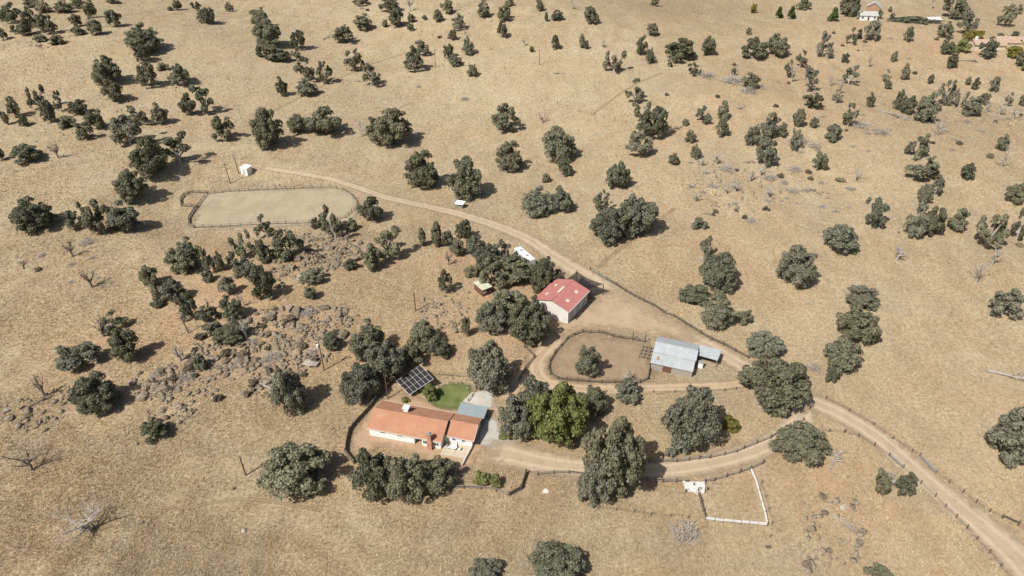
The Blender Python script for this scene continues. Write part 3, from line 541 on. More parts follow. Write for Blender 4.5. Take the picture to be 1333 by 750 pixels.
fence('wire_fence', 'wire fence with thin posts along the upper side of the main road', [(1075,520),(1105,536),(1137,554),(1162,572),(1187,589),(1197,594),(1218,617),(1235,629),(1253,642),(1270,655),(1287,667),(1305,676),(1324,685),(1345,700)], 'tie', 'wire', 1.2, .17, (.4,.75,1.1), .03, skip=(5,11))
for (a, b_), lab in ((((1157,594),(1175,611)),'grey pipe gate on the left side of the main road'),(((1197,596),(1218,618)),'grey pipe gate on the right side of the main road')):
    p0 = at(*a); p1 = at(*b_); d = p1-p0; gt = thing('pipe_gate', lab, 'gate', p0)
    for z in (.25,.55,.85,1.15): stick('bar', gt, p0, p0+d*.05+Vector((0,0,z)), p0+d*.95+Vector((0,0,z)), .08, 'steel')
    for k in (.05,.5,.95): stick('upright', gt, p0, p0+d*k+Vector((0,0,.15)), p0+d*k+Vector((0,0,1.2)), .09, 'steel')
p0 = at(1305,676); p1 = at(1324,685); rb = fence('rail_fence', 'single dark rail between two stout posts at the right edge', [(1305,675),(1325,684)], wp=.3, rails=(.9,), wr=.16)
fence('wire_fence', 'wire fence of leaning posts in the grass below the large drive tree', [(765,659),(778,663),(802,665),(824,668),(847,671),(872,673),(895,676)], 'greywood', 'wire', 1.2, .17, (.4,.75,1.1), .025)
fence('pen_fence', 'dark rail along the left side of the white edged pen', [(908,641),(912,655),(915,666),(918,676)], rails=(.5,.9), wp=.18)
fence('board_fence', 'white painted board fence along the bottom and right sides of the pen', [(918,677),(930,679),(941,680),(953,681),(964,682),(975,683),(986,684),(998,685),(995,670),(991,656),(987,641),(983,627),(977,614)], 'greywood', 'whitewood', 1.1, .18, (.55,.9), .15)
fence('wire_fence', 'row of leaning posts outside the right side of the white pen', [(1002,700),(1004,683),(1000,665),(996,648),(990,630)], 'greywood', 'wire', 1.2, .17, (.5,1.0), .025)
fence('wire_fence', 'thin wire fence crossing the pale slope above the barn road', [(712,129),(725,135),(738,140),(754,146),(770,150),(786,154),(800,157),(814,160)], 'greywood', 'wire', 1.5, .2, (.5,1.0), .03)
fence('wire_fence', 'thin wire fence crossing the field at the left edge', [(40,221),(68,218),(89,216),(108,213),(129,209),(145,205),(163,201)], 'greywood', 'wire', 1.4, .18, (.5,1.0), .03)
fence('wire_fence', 'old wire fence beside the trail running uphill from the pipe gate', [(775,348),(788,338),(801,328),(815,318),(829,307),(842,297),(853,288)], 'greywood', 'wire', 1.2, .16, (.5,1.0), .025)
fence('wire_fence', 'low posts along the lower dirt track below the tin shed', [(789,511),(810,511),(830,511),(850,511),(878,511),(907,510),(925,510),(943,509),(958,507)], 'tie', 'wire', .9, .16, (.5,), .025)
def pole(label, px, py, h, m='pole', arm=False, can=False, lean=(0,0), r=.16):
    p = at(px, py); o = thing('utility_pole', label, 'pole', p); t_ = Vector((lean[0]*h, lean[1]*h, h))
    part('shaft', tube(bmesh.new(), [(0,0,-.5), t_*.5, t_], [r*1.15, r, r*.8], 8), M[m], o)
    if arm: part('crossarm', box(t_.x-1.1,t_.x+1.1,t_.y-.08,t_.y+.08,h-.75,h-.6), M[m], o)
    if can: part('transformer', cyl(.28,.28,h-2.2,h-1.2,10,t_.x-.45,t_.y), M['white'], o); part('crossarm', box(t_.x-1.2,t_.x+.6,t_.y-.08,t_.y+.08,h-.4,h-.25), M['palebark'], o)
pole('plain dark pole standing alone in the bare slope left of the garden shed', 541, 405, 6.6)
pole('utility pole with pale transformer among the boulders left of the solar panels', 422, 482, 9.5, can=True)
pole('plain dark pole standing alone in the grass left of the house', 320, 619, 6.0)
pole('dark pole between the grey oaks and the house roof', 505, 519, 6.6)
pole('near pole of the tall pair beside the white pump shed', 300, 239, 8.6, arm=True, lean=(-.05,0))
pole('far pole of the tall pair beside the white pump shed', 311, 226, 8.0, lean=(-.05,0))
pole('lone pole on the pale slope near the top of the photo', 702, 85, 8.5)
pole('pale pole with white top near small oaks on the far slope', 957, 102, 9.5, 'palebark', lean=(.04,0))
pole('thin pole between small oak groups at the top', 567, 88, 9.5)
pole('leaning pole with crossarm at the upper edge of the rocky outcrop', 246, 434, 5.6, arm=True, lean=(-.12,0))
pole('thin pale pole beside a small bush on the far slope', 945, 89, 3.6, 'palebark', r=.14)
# ------------------------------------------------------------------ trees
def crown_mesh(name, seed, style):
    r = np.random.default_rng(seed)
    P = {'round':(38,.45,.90,.14,.27,5200,.050),'wide':(40,.45,1.0,.12,.26,4800,.049),'hero':(85,.42,.95,.09,.20,15000,.031),'tall':(24,.3,.75,.18,.30,3000,.070),
         'sparse':(20,.4,1.0,.10,.22,1700,.052),'cluster':(26,.42,1.0,.13,.27,3300,.051),'bush':(22,.35,.85,.18,.32,2200,.075),'pine':(20,.1,.5,.2,.3,3000,.08),'euc':(70,.35,1.0,.09,.20,7000,.042)}[style]
    n, d0, d1, r0, r1, nl, ls = P; C = []; Rr = []
    while len(C) < n:
        v = r.normal(size=3); v /= np.linalg.norm(v)
        if v[2] < -.72: continue
        k = r.uniform(d0, d1); c = v*k
        if style == 'tall': c *= (.8, .8, 1.3)
        if style == 'pine': z = r.uniform(-.9,.9); a = r.uniform(0, 6.28); q = (1-z)/2*.6; c = np.array([math.cos(a)*q, math.sin(a)*q, z])
        rad = r.uniform(r0, r1)*(1.15 if c[2] < .2 else .95)
        if style == 'pine': rad *= .5+(1-c[2])*.45
        C.append(c); Rr.append(rad)
    if style in ('round','wide','hero','tall','bush'):
        for _ in range(max(3, n//9)): C.append(r.normal(size=3)*(.25,.25,.2)); Rr.append(r.uniform(.30,.42))
    C = np.array(C); Rr = np.array(Rr)
    for i in range(len(C)):
        q = np.linalg.norm(C-C[i], axis=1); q[i] = 9; j = int(np.argmin(q-Rr)); gap = q[j]-.75*(Rr[i]+Rr[j])
        if gap > 0: C[i] += (C[j]-C[i])/q[j]*gap
    w = Rr**2/np.sum(Rr**2); idx = r.choice(len(C), nl, p=w)
    D = r.normal(size=(nl,3)); D[:,2] = np.where(r.random(nl) < .75, np.abs(D[:,2]), D[:,2]); D /= np.linalg.norm(D, axis=1, keepdims=True)
    p = C[idx]+D*(Rr[idx]*(r.uniform(.45,1.0,nl)**.6*1.12))[:,None]*(1,1,.85)
    dist = np.linalg.norm(p[:,None,:]-C[None], axis=2)/Rr[None]; inside = (dist < .42).sum(1) > 1; p, D = p[~inside], D[~inside]
    dmin = dist[~inside]
    nrm = D+r.normal(size=D.shape)*.62; nrm /= np.linalg.norm(nrm, axis=1, keepdims=True)
    t = np.cross(nrm, r.normal(size=D.shape)); t /= np.linalg.norm(t, axis=1, keepdims=True); bt = np.cross(nrm, t); s = ls*r.uniform(.6,1.35,len(p))
    lo, hi = np.percentile(p, .5, axis=0), np.percentile(p, 99.5, axis=0); cen = (lo+hi)/2; ext = (hi-lo)/2
    V = []
    for a, e in ((-1,-.7),(.8,-1),(1,.75),(-.7,1)): V.append(p+t*(s*a*r.uniform(.7,1.2,len(p)))[:,None]+bt*(s*e*r.uniform(.7,1.2,len(p)))[:,None]+nrm*(s*r.uniform(-.35,.35,len(p)))[:,None])
    V = np.stack(V, 1).reshape(-1, 3); V = (V-cen)/ext; Cn = (C-cen)/ext
    g = GAP[style]; V[:,2] = g+(V[:,2]+1)/2*(1-g); Cn[:,2] = g+(Cn[:,2]+1)/2*(1-g)
    me = mesh_np(name, V, np.arange(len(V)).reshape(-1,4)); return me, Cn, Rr
GAP = {'round':.10,'wide':.12,'hero':.07,'tall':.09,'sparse':.16,'cluster':.13,'bush':.02,'pine':.06,'euc':.10}
def trunk_mesh(name, seed, C, style):
    rr = random.Random(seed); b = bmesh.new(); thick = {'bush':.05,'tall':.07,'pine':.07,'sparse':.10}.get(style, .065); fork = GAP[style]+.08
    tube(b, [(0,0,-.08),(rr.uniform(-.03,.03),rr.uniform(-.03,.03),fork*.5),(rr.uniform(-.05,.05),rr.uniform(-.05,.05),fork)], [thick*1.3,thick,thick*.85], 7)
    ch = list(range(len(C))); rr.shuffle(ch)
    for k in ch[:10 if style in ('sparse','euc','hero') else 6]:
        c = C[k]; m_ = (c[0]*.45+rr.uniform(-.08,.08), c[1]*.45+rr.uniform(-.08,.08), fork+(c[2]-fork)*.4)
        c = c*(1.0,1.0,1.0) if style != 'sparse' else (c-(0,0,fork))*1.16+(0,0,fork)
        tube(b, [(0,0,fork*.75), m_, tuple(c)], [thick*.6,thick*.42,thick*.14], 5)
    me = bpy.data.meshes.new(name); b.to_mesh(me); b.free(); return me
VAR = {}
for st, n in (('round',5),('wide',5),('hero',5),('tall',3),('sparse',5),('cluster',5),('bush',3),('pine',2),('euc',1)):
    VAR[st] = []
    for i in range(n):
        me, C, Rr = crown_mesh('crown', 100+i*7+len(st), st); tm = trunk_mesh('trunk', i, C, st); me.materials.append(M['oak']); tm.materials.append(M['bark']); VAR[st].append((me, tm))
KIND = {'o':(('round','wide','cluster'),'oak','bark','dark oak','oak_tree','tree'),'r':(('round',),'oak','bark','round oak','oak_tree','tree'),'l':(('cluster','wide'),'oak','bark','lobed oak','oak_tree','tree'),
        'h':(('hero',),'oak','bark','dense oak','oak_tree','tree'),'H':(('hero',),'grey','palebark','greyish oak','oak_tree','tree'),'g':(('round','wide','cluster'),'grey','palebark','grey-green oak','oak_tree','tree'),
        't':(('tall',),'oak','bark','upright oak','oak_tree','tree'),'s':(('sparse',),'oak','palebark','ragged oak','oak_tree','tree'),'S':(('sparse',),'grey','palebark','pale-limbed oak','oak_tree','tree'),
        'b':(('bush',),'oak','bark','dark bush','bush','bush'),'B':(('bush',),'grey','palebark','grey bush','bush','bush'),'v':(('hero',),'vivid','bark','green tree','leafy_tree','tree'),'w':(('bush',),'vivid','bark','green bush','bush','bush'),
        'y':(('bush',),'yellow','bark','yellowish bush','bush','bush'),'c':(('pine',),'pine','bark','green conifer','conifer','tree'),'m':(('round','wide'),'olive','bark','olive tree','olive_tree','tree'),'e':(('hero',),'olive','palebark','tall olive-brown tree','eucalyptus_tree','tree')}
TREE_XY = []; TR = random.Random(3)
def tree(x, yb, w, h, k, label, group=None):
    styles, leaf, bark, _, name, cat = KIND[k]; st = TR.choice(styles); me, tm = TR.choice(VAR[st]); g = GAP[st]
    p = at(x, yb); 
    for _ in range(2):
        d = depth(p); phi = math.atan2(H-p.z, p.y); ks = .80+.12*min(1, w/70); Rm = w/2*d/F*ks; hm = h*d/F*(ks+.04)
        q = (hm/2)**2-(Rm*math.sin(phi))**2; th = math.sqrt(q)/math.cos(phi) if q > 0 else 0; th = min(max(th, .52*Rm), 2.6*Rm)
        Ht = 2*th/(1-g); c = Ht*(1+g)/2; E_ = math.sqrt((Rm*math.sin(phi))**2+(th*math.cos(phi))**2)
        p = at(x, yb+max(-.35*h, min(.25*h, (c*math.cos(phi)-E_)*F/d)))
    o = thing(name, label, cat, p, TR.uniform(0, 6.28), group)
    for nm, mm, mt in (('crown', me, leaf), ('trunk', tm, bark)):
        q = bpy.data.objects.new(nm, mm); link(q, o); q.scale = (Rm, Rm, Ht); q.material_slots[0].link = 'OBJECT'; q.material_slots[0].material = M[mt]
    TREE_XY.append((p.x, p.y, Rm)); return o
TREES = '''
#trees in the dense top left corner grove
3 26 14 18 o;20 27 24 24 o;42 8 20 12 o;40 41 26 32 o;57 15 22 15 m;65 42 24 24 o;84 15 26 15 o;102 9 20 12 o
#trees edging the top left grove
5 50 18 20 o;21 43 12 12 o;34 44 20 18 o;53 54 18 10 b;76 57 22 10 b
#trees just right of the top left grove
101 33 16 16 l;103 45 18 11 b;120 21 18 22 o;126 43 20 22 r;147 4 16 7 b;151 32 22 20 o
#small trees at the top edge, left third
222 14 8 6 b;232 12 14 14 o;256 13 14 12 o;271 29 24 20 r;299 14 13 12 r
#trees in the winding chain at upper left
190 64 46 32 h;186 78 20 22 l;193 109 26 28 l;212 91 16 10 b;235 107 30 24 o
#oak pair left of the winding chain
142 107 40 36 h;149 129 28 28 l
#oaks at the winding chain's lower end
248 147 22 28 l;269 142 28 34 s;293 178 30 30 l
#trees at the left edge above the fence
1 152 6 12 o;10 161 8 17 t;21 150 17 26 l;32 163 14 15 o
#trees in the arched grove at upper left
53 138 26 28 s;67 157 18 30 o;80 141 12 25 s;88 166 22 16 b;104 147 24 18 r;113 179 24 22 o;127 166 25 24 l
#oaks between arched grove and pump shed
170 185 44 38 g;180 160 28 25 s;210 158 22 26 l
#big oaks left of the pump shed poles
200 224 48 48 h;235 208 36 36 s;176 258 42 40 h
#oaks at the left edge field fence
3 207 12 18 o;38 209 38 24 o
#oaks in the row left of the arena
48 298 52 42 h;101 296 28 24 l;130 299 38 38 o;165 298 44 38 g
#trees below the arena's left end
198 370 26 28 l;210 390 20 36 o;243 352 44 42 h;229 392 32 32 g;205 401 16 16 B
#trees in the upper grove below the arena
274 352 16 34 l;288 351 14 28 o;304 346 18 22 o;318 331 32 30 s;317 358 26 26 g;332 364 28 26 g;342 337 16 28 o;348 306 26 30 s;345 340 16 30 t
#trees at the arena's lower fence
363 331 14 18 o;376 333 40 38 o;413 297 18 16 o;432 306 16 14 b;437 306 34 38 s;457 301 20 18 b
#trees in the lower grove below the arena
272 367 16 18 B;298 382 24 26 g;346 385 30 40 o;249 413 24 34 g;272 417 28 22 o;303 414 30 32 o
#trees over the middle rocky outcrop
277 433 26 20 o;300 446 44 30 h;263 481 18 22 B
#oaks beside the upper rock field
457 350 20 16 o;505 331 46 38 s;486 348 28 30 o;408 368 32 22 o;405 388 18 20 o
#oaks left of the rocky outcrop
107 480 56 38 g;148 431 36 30 s;168 468 36 44 o;130 535 56 52 h
#oaks around the solar panel array
433 454 24 22 o;479 464 48 46 h;505 494 52 50 H;470 519 52 48 H;552 452 42 38 h;534 478 38 32 o;573 464 32 28 o
#trees in the row left of the trailer
550 318 11 30 t;569 318 15 32 t;582 319 18 22 l;604 309 22 26 o;596 330 22 22 o;619 332 30 30 g
#oaks in the grove behind the garden shed
580 377 22 30 o;615 359 24 17 r;634 348 34 32 g;655 343 36 32 S;640 372 36 38 o;672 366 46 38 o;709 376 42 44 h
#oaks between garden shed and barn
607 435 13 26 o;640 430 44 42 H;663 408 46 36 o;688 446 56 52 h;698 424 34 40 g
#oaks beside the concrete drive
672 568 50 54 H;698 540 50 52 H;769 540 42 40 h
#oak pair above the tiny feed shelter
550 241 46 46 h;606 254 46 50 h
#oaks in the upper middle pasture
510 186 56 48 h;487 180 22 30 o;352 188 42 50 h;388 171 26 24 o;425 172 46 36 l;657 168 34 34 o
#trees in the dark row, upper left centre
340 33 28 22 o;351 58 36 32 h;355 73 34 22 o;362 79 30 14 b;388 61 20 22 o;387 77 14 16 s;338 73 9 14 t
#oaks below the dark row
368 122 16 24 l;400 122 30 22 g;398 102 30 28 s;424 104 24 26 s
#oaks dotted right of the dark row
447 54 28 22 l;473 37 26 20 r;462 89 26 26 o;484 108 26 26 s
#trees at the top edge left of centre
470 5 24 9 o;508 13 28 16 o;517 32 22 22 l;501 35 9 10 b;536 28 12 12 r;535 40 10 10 b;553 26 7 7 b
#oaks right of the top-edge centre group
570 27 14 16 r;583 16 18 18 o;598 37 20 20 l;590 51 12 14 o
#oaks around the thin pole, top middle
540 89 30 30 l;552 70 22 20 l;584 73 16 17 l;609 69 18 21 l;592 84 20 14 o;615 98 16 15 r
#oaks at the top edge, exact middle
630 21 18 22 o;656 25 22 19 l;654 47 16 20 l;663 7 14 9 o
#small oaks around the lone slope pole
692 67 7 8 r;723 62 12 18 l;757 61 8 18 t;763 63 7 11 t;799 90 32 26 s
#small oaks above the lone slope pole
703 13 12 15 o;711 27 5 12 t;725 25 18 13 r;768 28 22 19 o;852 7 14 9 o
#small oaks left of the pale pole
849 45 16 16 r;835 69 16 24 l;846 81 14 19 o;883 76 40 27 l;872 86 8 11 s;902 96 20 15 S;921 70 20 24 o
#small trees around the pale white-topped pole
955 97 9 10 o;975 113 26 20 o;974 45 8 10 b;980 73 38 26 l;980 17 9 13 y
#oaks in the chain right of centre
826 129 28 28 s;834 153 28 26 s;846 176 38 38 o;832 199 36 34 g
#small oaks right of the centre chain
940 154 15 25 t;939 175 17 25 o;915 158 26 19 S;892 163 10 9 b;898 184 15 16 o
#oaks left of the big lobed clump
663 220 38 38 h;725 207 46 42 h;735 227 20 22 o;711 237 12 12 b;699 278 44 36 H;731 273 34 32 H
#oaks forming the big lobed clump
792 312 48 46 H;827 303 54 50 H;782 272 22 24 o
#oaks right of the big lobed clump
803 242 32 34 o;876 213 16 16 o;905 205 16 18 r;909 298 20 16 b;917 331 24 26 S
#oaks beside the fence above the main road
932 375 50 48 h;901 394 40 26 r;934 391 22 16 o;932 425 44 42 h;967 420 22 20 r
#oaks at the road beyond the carport
993 464 50 32 H;1008 528 88 70 h
#oaks in the line right of the road
1120 400 42 32 H;1112 442 56 50 h;1093 482 48 46 h;1080 496 18 22 o
#trees in the middle right-slope cluster
977 188 22 28 g;1000 176 26 32 g;1017 176 15 19 o;995 212 30 34 g;1033 193 16 26 g
#trees right of the middle slope cluster
1038 163 15 23 t;1058 165 12 14 r;1056 139 28 20 o;1089 131 15 16 S;1103 161 20 28 s;1083 183 22 22 B;1065 219 22 24 o
#small trees below the two green conifers
1010 70 34 26 o;1070 71 22 30 g;1024 98 16 21 S;1041 85 18 20 S;1053 113 20 28 S;1099 80 11 12 o;1104 107 20 23 S
#small trees below the distant cottages
1108 55 15 20 S;1117 50 8 13 t;1132 49 23 22 g;1181 52 12 19 o;1162 79 9 14 o;1176 102 12 20 t;1152 105 13 16 S;1155 115 11 10 o;1210 108 8 12 t
#trees in the row crossing upper right
1131 137 12 18 o;1168 140 18 24 o;1179 146 20 24 o;1203 155 30 36 o;1228 132 24 30 S;1247 137 18 22 S;1262 149 26 26 g
#small trees at the upper right edge
1279 135 14 16 o;1259 110 7 11 t;1268 115 10 15 t;1291 117 14 18 o;1310 136 12 17 S;1330 136 12 20 o
#trees below the upper right row
1192 200 28 30 o;1197 232 40 32 l;1201 262 22 24 o;1216 252 20 26 g;1257 232 19 22 o;1302 194 17 22 o;1320 261 30 28 o
#oaks in the long right slope line
1137 292 32 34 g;1188 305 30 44 g;1210 303 30 36 o;1244 298 27 30 o;1283 316 40 42 s;1323 306 26 36 s
#trees at top right behind the villa
1238 21 34 26 o;1258 41 26 28 g;1228 47 24 20 o;1307 31 24 26 l;1325 17 10 12 r
#trees around the distant cottages
1103 19 28 26 h;1119 25 9 11 b;1143 23 10 11 o;1158 15 5 7 t;1161 24 8 7 b;1179 30 9 8 b;1202 32 11 9 b
#bright green trees near the distant cottages
1014 23 10 15 c;1030 24 11 17 c;1083 27 13 18 c;1045 11 22 13 o
#trees and bushes around the tan tiled villa
1231 69 19 18 o;1237 87 15 22 o;1250 68 20 18 w;1264 53 28 9 y;1284 73 22 24 g;1301 51 11 8 b;1320 49 11 9 b;1319 74 20 15 y;1329 84 18 20 o;1332 92 10 12 w
'''
SINGLE = [(764,488,34,42,'h','dark oak inside the oval dirt paddock, casting its shadow right'),(817,523,34,32,'B','grey-green bush at the bottom fence of the oval paddock'),
 (727,578,76,76,'v','large fresh green tree between the house and the drive'),(661,571,24,20,'w','dark green shrub beside the concrete drive'),
 (796,640,78,88,'e','tallest olive-brown tree, straddling the house drive'),(774,654,46,58,'H','greyer tree grown into the left side of the tallest tree'),(896,579,70,76,'H','big grey-green oak between the paddock and the drive'),
 (948,561,30,18,'y','low yellow-green bush between the two drive tracks'),(872,595,16,15,'B','small grey bush beside the upper drive fence'),
 (1303,409,40,38,'g','lone rounded oak at the right edge of the photo, mid height'),(1318,600,70,68,'H','large grey-green oak cut by the right edge'),
 (1038,602,72,54,'h','broad dense oak in the bend of the main road'),(1144,641,24,30,'o','left green half of the split oak beside the main road'),(1174,642,26,30,'o','right green half of the split oak beside the main road'),
 (1145,762,36,28,'o','oak crown cut by the bottom edge at right'),(632,762,44,34,'H','pale grey-green oak cut by the bottom edge in the middle'),(722,762,74,38,'h','wide dark oak cut by the bottom edge in the middle'),
 (1093,326,46,38,'H','rounded grey-green oak alone on the right slope'),(1032,370,48,52,'H','ragged grey-green oak alone left of centre on the right slope'),
 (388,644,88,74,'h','large round dark oak alone left of the house'),(381,533,46,58,'H','grey-green oak among boulders left of the solar panels'),
 (637,508,56,62,'H','round grey-green oak beside the concrete pad'),(205,571,36,30,'o','small dark oak at the bottom tip of the rocky outcrop'),
 (492,646,64,66,'h','left part of the long oak hedge below the house'),(530,650,64,64,'h','middle part of the long oak hedge below the house'),(566,640,58,50,'h','right part of the long oak hedge below the house'),
 (627,632,22,20,'w','green garden shrub inside the front yard fence, nearer the house'),(645,634,16,18,'w','green garden shrub inside the front yard fence, nearer the gate'),
 (560,520,20,23,'w','small fresh green tree beside the solar array and lawn'),(338,174,14,18,'S','small grey oak left of the upper middle pasture oaks'),
 (485,286,32,34,'o','dark oak at the rounded right end of the riding arena'),(528,524,12,8,'w','tiny green plant below the solar array'),(772,660,12,14,'B','small grey shrub below the tallest tree'),(816,318,1,1,'b',None),
 (868,288,1,1,'b',None)]
NUM = ['','second','third','fourth','fifth','sixth','seventh','eighth','ninth']
def rank(i, n):
    if n == 1: return 'only one'
    if n == 2: return ('left one','right one')[i]
    if i == 0: return 'leftmost'
    if i == n-1: return 'rightmost'
    return NUM[i]+' from left' if i < (n+1)/2 else ('second' if n-i == 2 else NUM[n-i-1])+' from right'
def parse(text, fn, desc):
    ph = ''
    for ln in text.strip().split('\n'):
        if ln[0] == '#': ph = ln[1:]; continue
        E_ = []
        for s in ln.split(';'):
            q = s.split(); E_.append((*map(float, q[:4]), q[4]))
        E_.sort(key=lambda e: e[0]); ws_ = sorted(e[2] for e in E_); med = ws_[len(ws_)//2]
        for i, e in enumerate(E_):
            sz = 'large ' if e[2] > 1.3*med else 'small ' if e[2] < .7*med and 'low' not in desc(e[4]) else ''
            fn(e[0], e[1], e[2], e[3], e[4], f"{sz}{desc(e[4])}, {rank(i, len(E_))} of the {ph}", ph)
parse(TREES, tree, lambda k: KIND[k][3])
for x, y, w, h, k, lab in SINGLE:
    if lab: tree(x, y, w, h, k, lab)
# hedge near the far white tent
p = at(1190, 29); hd = tag(obj('hedge', VAR['bush'][0][0].copy(), None, None, p), 'long grey-green hedge between distant cottages and white tent', 'hedge'); hd.scale = (15, 3.2, 3.0); hd.data.materials[0] = M['grey']
# ------------------------------------------------------------------ dead trees, logs, brush
def branch(b, rr, p, d, L, r, lev, up):
    pts = [p]; rad = [r]; q = p.copy(); dd = d.copy()
    for i in range(4): dd = (dd+Vector((rr.uniform(-.3,.3), rr.uniform(-.3,.3), rr.uniform(-.2,.25)*up))).normalized(); q = q+dd*L/4; pts.append(q.copy()); rad.append(r*(1-.2*(i+1)))
    tube(b, pts, rad, 5)
    if lev:
        for k in range(rr.randint(3, 5)):
            i = rr.randint(1, 4); ax = Vector((rr.uniform(-1,1), rr.uniform(-1,1), rr.uniform(-.3,.9)*up)).normalized()
            branch(b, rr, pts[i], (dd*.6+ax).normalized(), L*rr.uniform(.45,.7), rad[i]*.66, lev-1, up)
def dead_meshes(seed, fallen, tk=1):
    rr = random.Random(seed); b = bmesh.new(); b2 = bmesh.new()
    if fallen:
        pts = [Vector((-1,0,.06)), Vector((-.3,rr.uniform(-.05,.05),.08)), Vector((.3,rr.uniform(-.1,.1),.10)), Vector((.8,0,.10))]
        tube(b, pts, [.055,.05,.038,.02], 6)
        for k in range(11): p = pts[rr.randint(1,3)].lerp(pts[2], rr.random()); branch(b2, rr, p, Vector((rr.uniform(.2,1), rr.choice((-1,1))*rr.uniform(.4,1), rr.uniform(.0,.35))).normalized(), rr.uniform(.35,.6), .036, 1, .4)
    else:
        tube(b, [Vector((0,0,-.05)), Vector((.02,.02,.2)), Vector((rr.uniform(-.08,.08),rr.uniform(-.08,.08),.42))], [.095*tk,.08*tk,.065*tk], 6)
        for k in range(6): a = k*1.05+rr.random(); branch(b2, rr, Vector((0,0,rr.uniform(.2,.42))), Vector((math.cos(a)*.9, math.sin(a)*.9, rr.uniform(.25,1.0))).normalized(), rr.uniform(.45,.65)/(.5+.5*tk), .055*tk, 2, 1)
    out = []
    for q, nme in ((b,'trunk'),(b2,'branches')):
        V = np.array([v.co[:] for v in q.verts])
        me = bpy.data.meshes.new(nme); q.to_mesh(me); q.free(); me.materials.append(M['dead']); out.append(me)
    return out
DS = [dead_meshes(i, False) for i in range(4)]; DF = [dead_meshes(20+i, True) for i in range(4)]
DK = {'d':('bare tree','dead_tree','dead tree'),'D':('dark bare tree','dead_tree','dead tree'),'f':('fallen tree','fallen_tree','fallen tree'),'F':('dark fallen tree','fallen_tree','fallen tree'),'p':('grey brush heap','brush_pile','brush pile')}
DTHIN = [dead_meshes(31, False, .45)]
def brush(seed):
    rr = random.Random(seed); b = bmesh.new()
    for k in range(90):
        a = rr.uniform(0,6.28); q = rr.random()**.6*.75; c = Vector((math.cos(a)*q, math.sin(a)*q, rr.uniform(.03,.75)*(1-q*.8))); d = Vector((rr.uniform(-1,1), rr.uniform(-1,1), rr.uniform(-.35,.5))).normalized()*rr.uniform(.2,.5)
        e = c+d*.5+Vector((rr.uniform(-.08,.08),rr.uniform(-.08,.08),rr.uniform(-.05,.1))); tube(b, [c-d, e, c+d*1.1], [.016,.012,.005], 4)
    me = bpy.data.meshes.new('brush_pile'); b.to_mesh(me); b.free(); me.materials.append(M['dead']); return me
BR = [brush(i) for i in range(3)]
DR = random.Random(5)
def dead(x, yb, w, h, k, label, group=None, rot=None):
    nme, cat = DK[k][1], DK[k][2]; p = at(x, yb); d = depth(p); phi = math.atan2(H-p.z, p.y); Rm = w/2*d/F
    if k in 'fFp': p = at(x, yb-h*.4)
    mt = M['deaddark'] if k in 'DF' else M['dead']; rot = DR.uniform(0,6.28) if rot is None else rot
    if k == 'p':
        o = tag(obj(nme, BR[DR.randint(0,2)], None, None, p), label, cat, group); o.scale = (Rm, Rm, Rm*.7); o.rotation_euler = (0,0,rot); return o
    o = thing(nme, label, cat, p, rot, group); Ht = max(Rm*.8, h*d/F/math.cos(phi)*.85); sc_ = (Rm*1.35, Rm*1.35, Ht) if k in 'dD' else (Rm, Rm, Rm*1.1)
    for me in (DTHIN[0] if Rm > 3.5 and k in 'dD' else DR.choice(DS if k in 'dD' else DF)):
        q = bpy.data.objects.new(me.name.split('.')[0], me); link(q, o); q.scale = sc_; q.material_slots[0].link = 'OBJECT'; q.material_slots[0].material = mt
    return o
DEADS = '''
#dead trees right of the centre chain
902 250 26 20 f;912 216 20 16 d;932 214 22 20 d;946 228 26 18 p;957 250 22 22 d;976 236 20 18 d;990 228 20 16 d
#dead trees right of the lobed clump
876 175 26 16 F;905 262 22 16 d;918 284 18 14 f;945 252 18 16 d;953 272 20 12 f;925 248 14 14 p
#dead trees near the grey slab boulder
1003 240 20 20 p;1034 228 24 16 p;1114 235 26 20 d;1032 255 20 14 p;1062 256 20 14 F;1000 256 22 18 d
#dead trees on the far right slope
1219 178 28 30 d;1303 218 24 30 d;1270 368 38 36 d;1167 339 28 28 d;1291 345 22 32 d;1168 305 6 16 d;1223 300 8 16 d
#dead trees among the upper right row
1300 150 20 22 d;1284 146 16 18 d;1318 155 18 20 d;1160 157 30 18 f;1030 107 16 34 d;1047 112 14 34 d;1130 88 10 24 d;1212 11 10 22 d
#dead trees left of the upper row
1120 170 30 14 p;1092 122 14 26 d;1080 112 10 20 d;1260 88 24 20 f;1145 178 26 12 p;1060 195 22 12 p;1040 188 30 10 p
#dead trees left of the arena
76 206 20 30 D;95 334 22 30 D;120 374 30 34 D;58 516 24 36 D;30 352 22 16 F;114 322 26 16 p
#dead trees near the top edge
425 53 20 8 f;534 15 14 28 d;548 62 12 14 p;465 110 14 10 f;606 48 8 16 d;640 70 8 14 f;745 12 22 14 d;682 60 10 16 d;785 62 16 12 d;870 84 12 14 d
#dead trees on the open upper slopes
470 178 26 30 d;706 160 28 18 d;605 136 16 16 B;728 100 16 10 f;920 104 28 10 p;955 112 40 12 p;975 126 28 14 p;966 150 20 24 f;545 118 10 12 p
'''.replace('16 16 B','16 16 p')
parse(DEADS, dead, lambda k: DK[k][0])
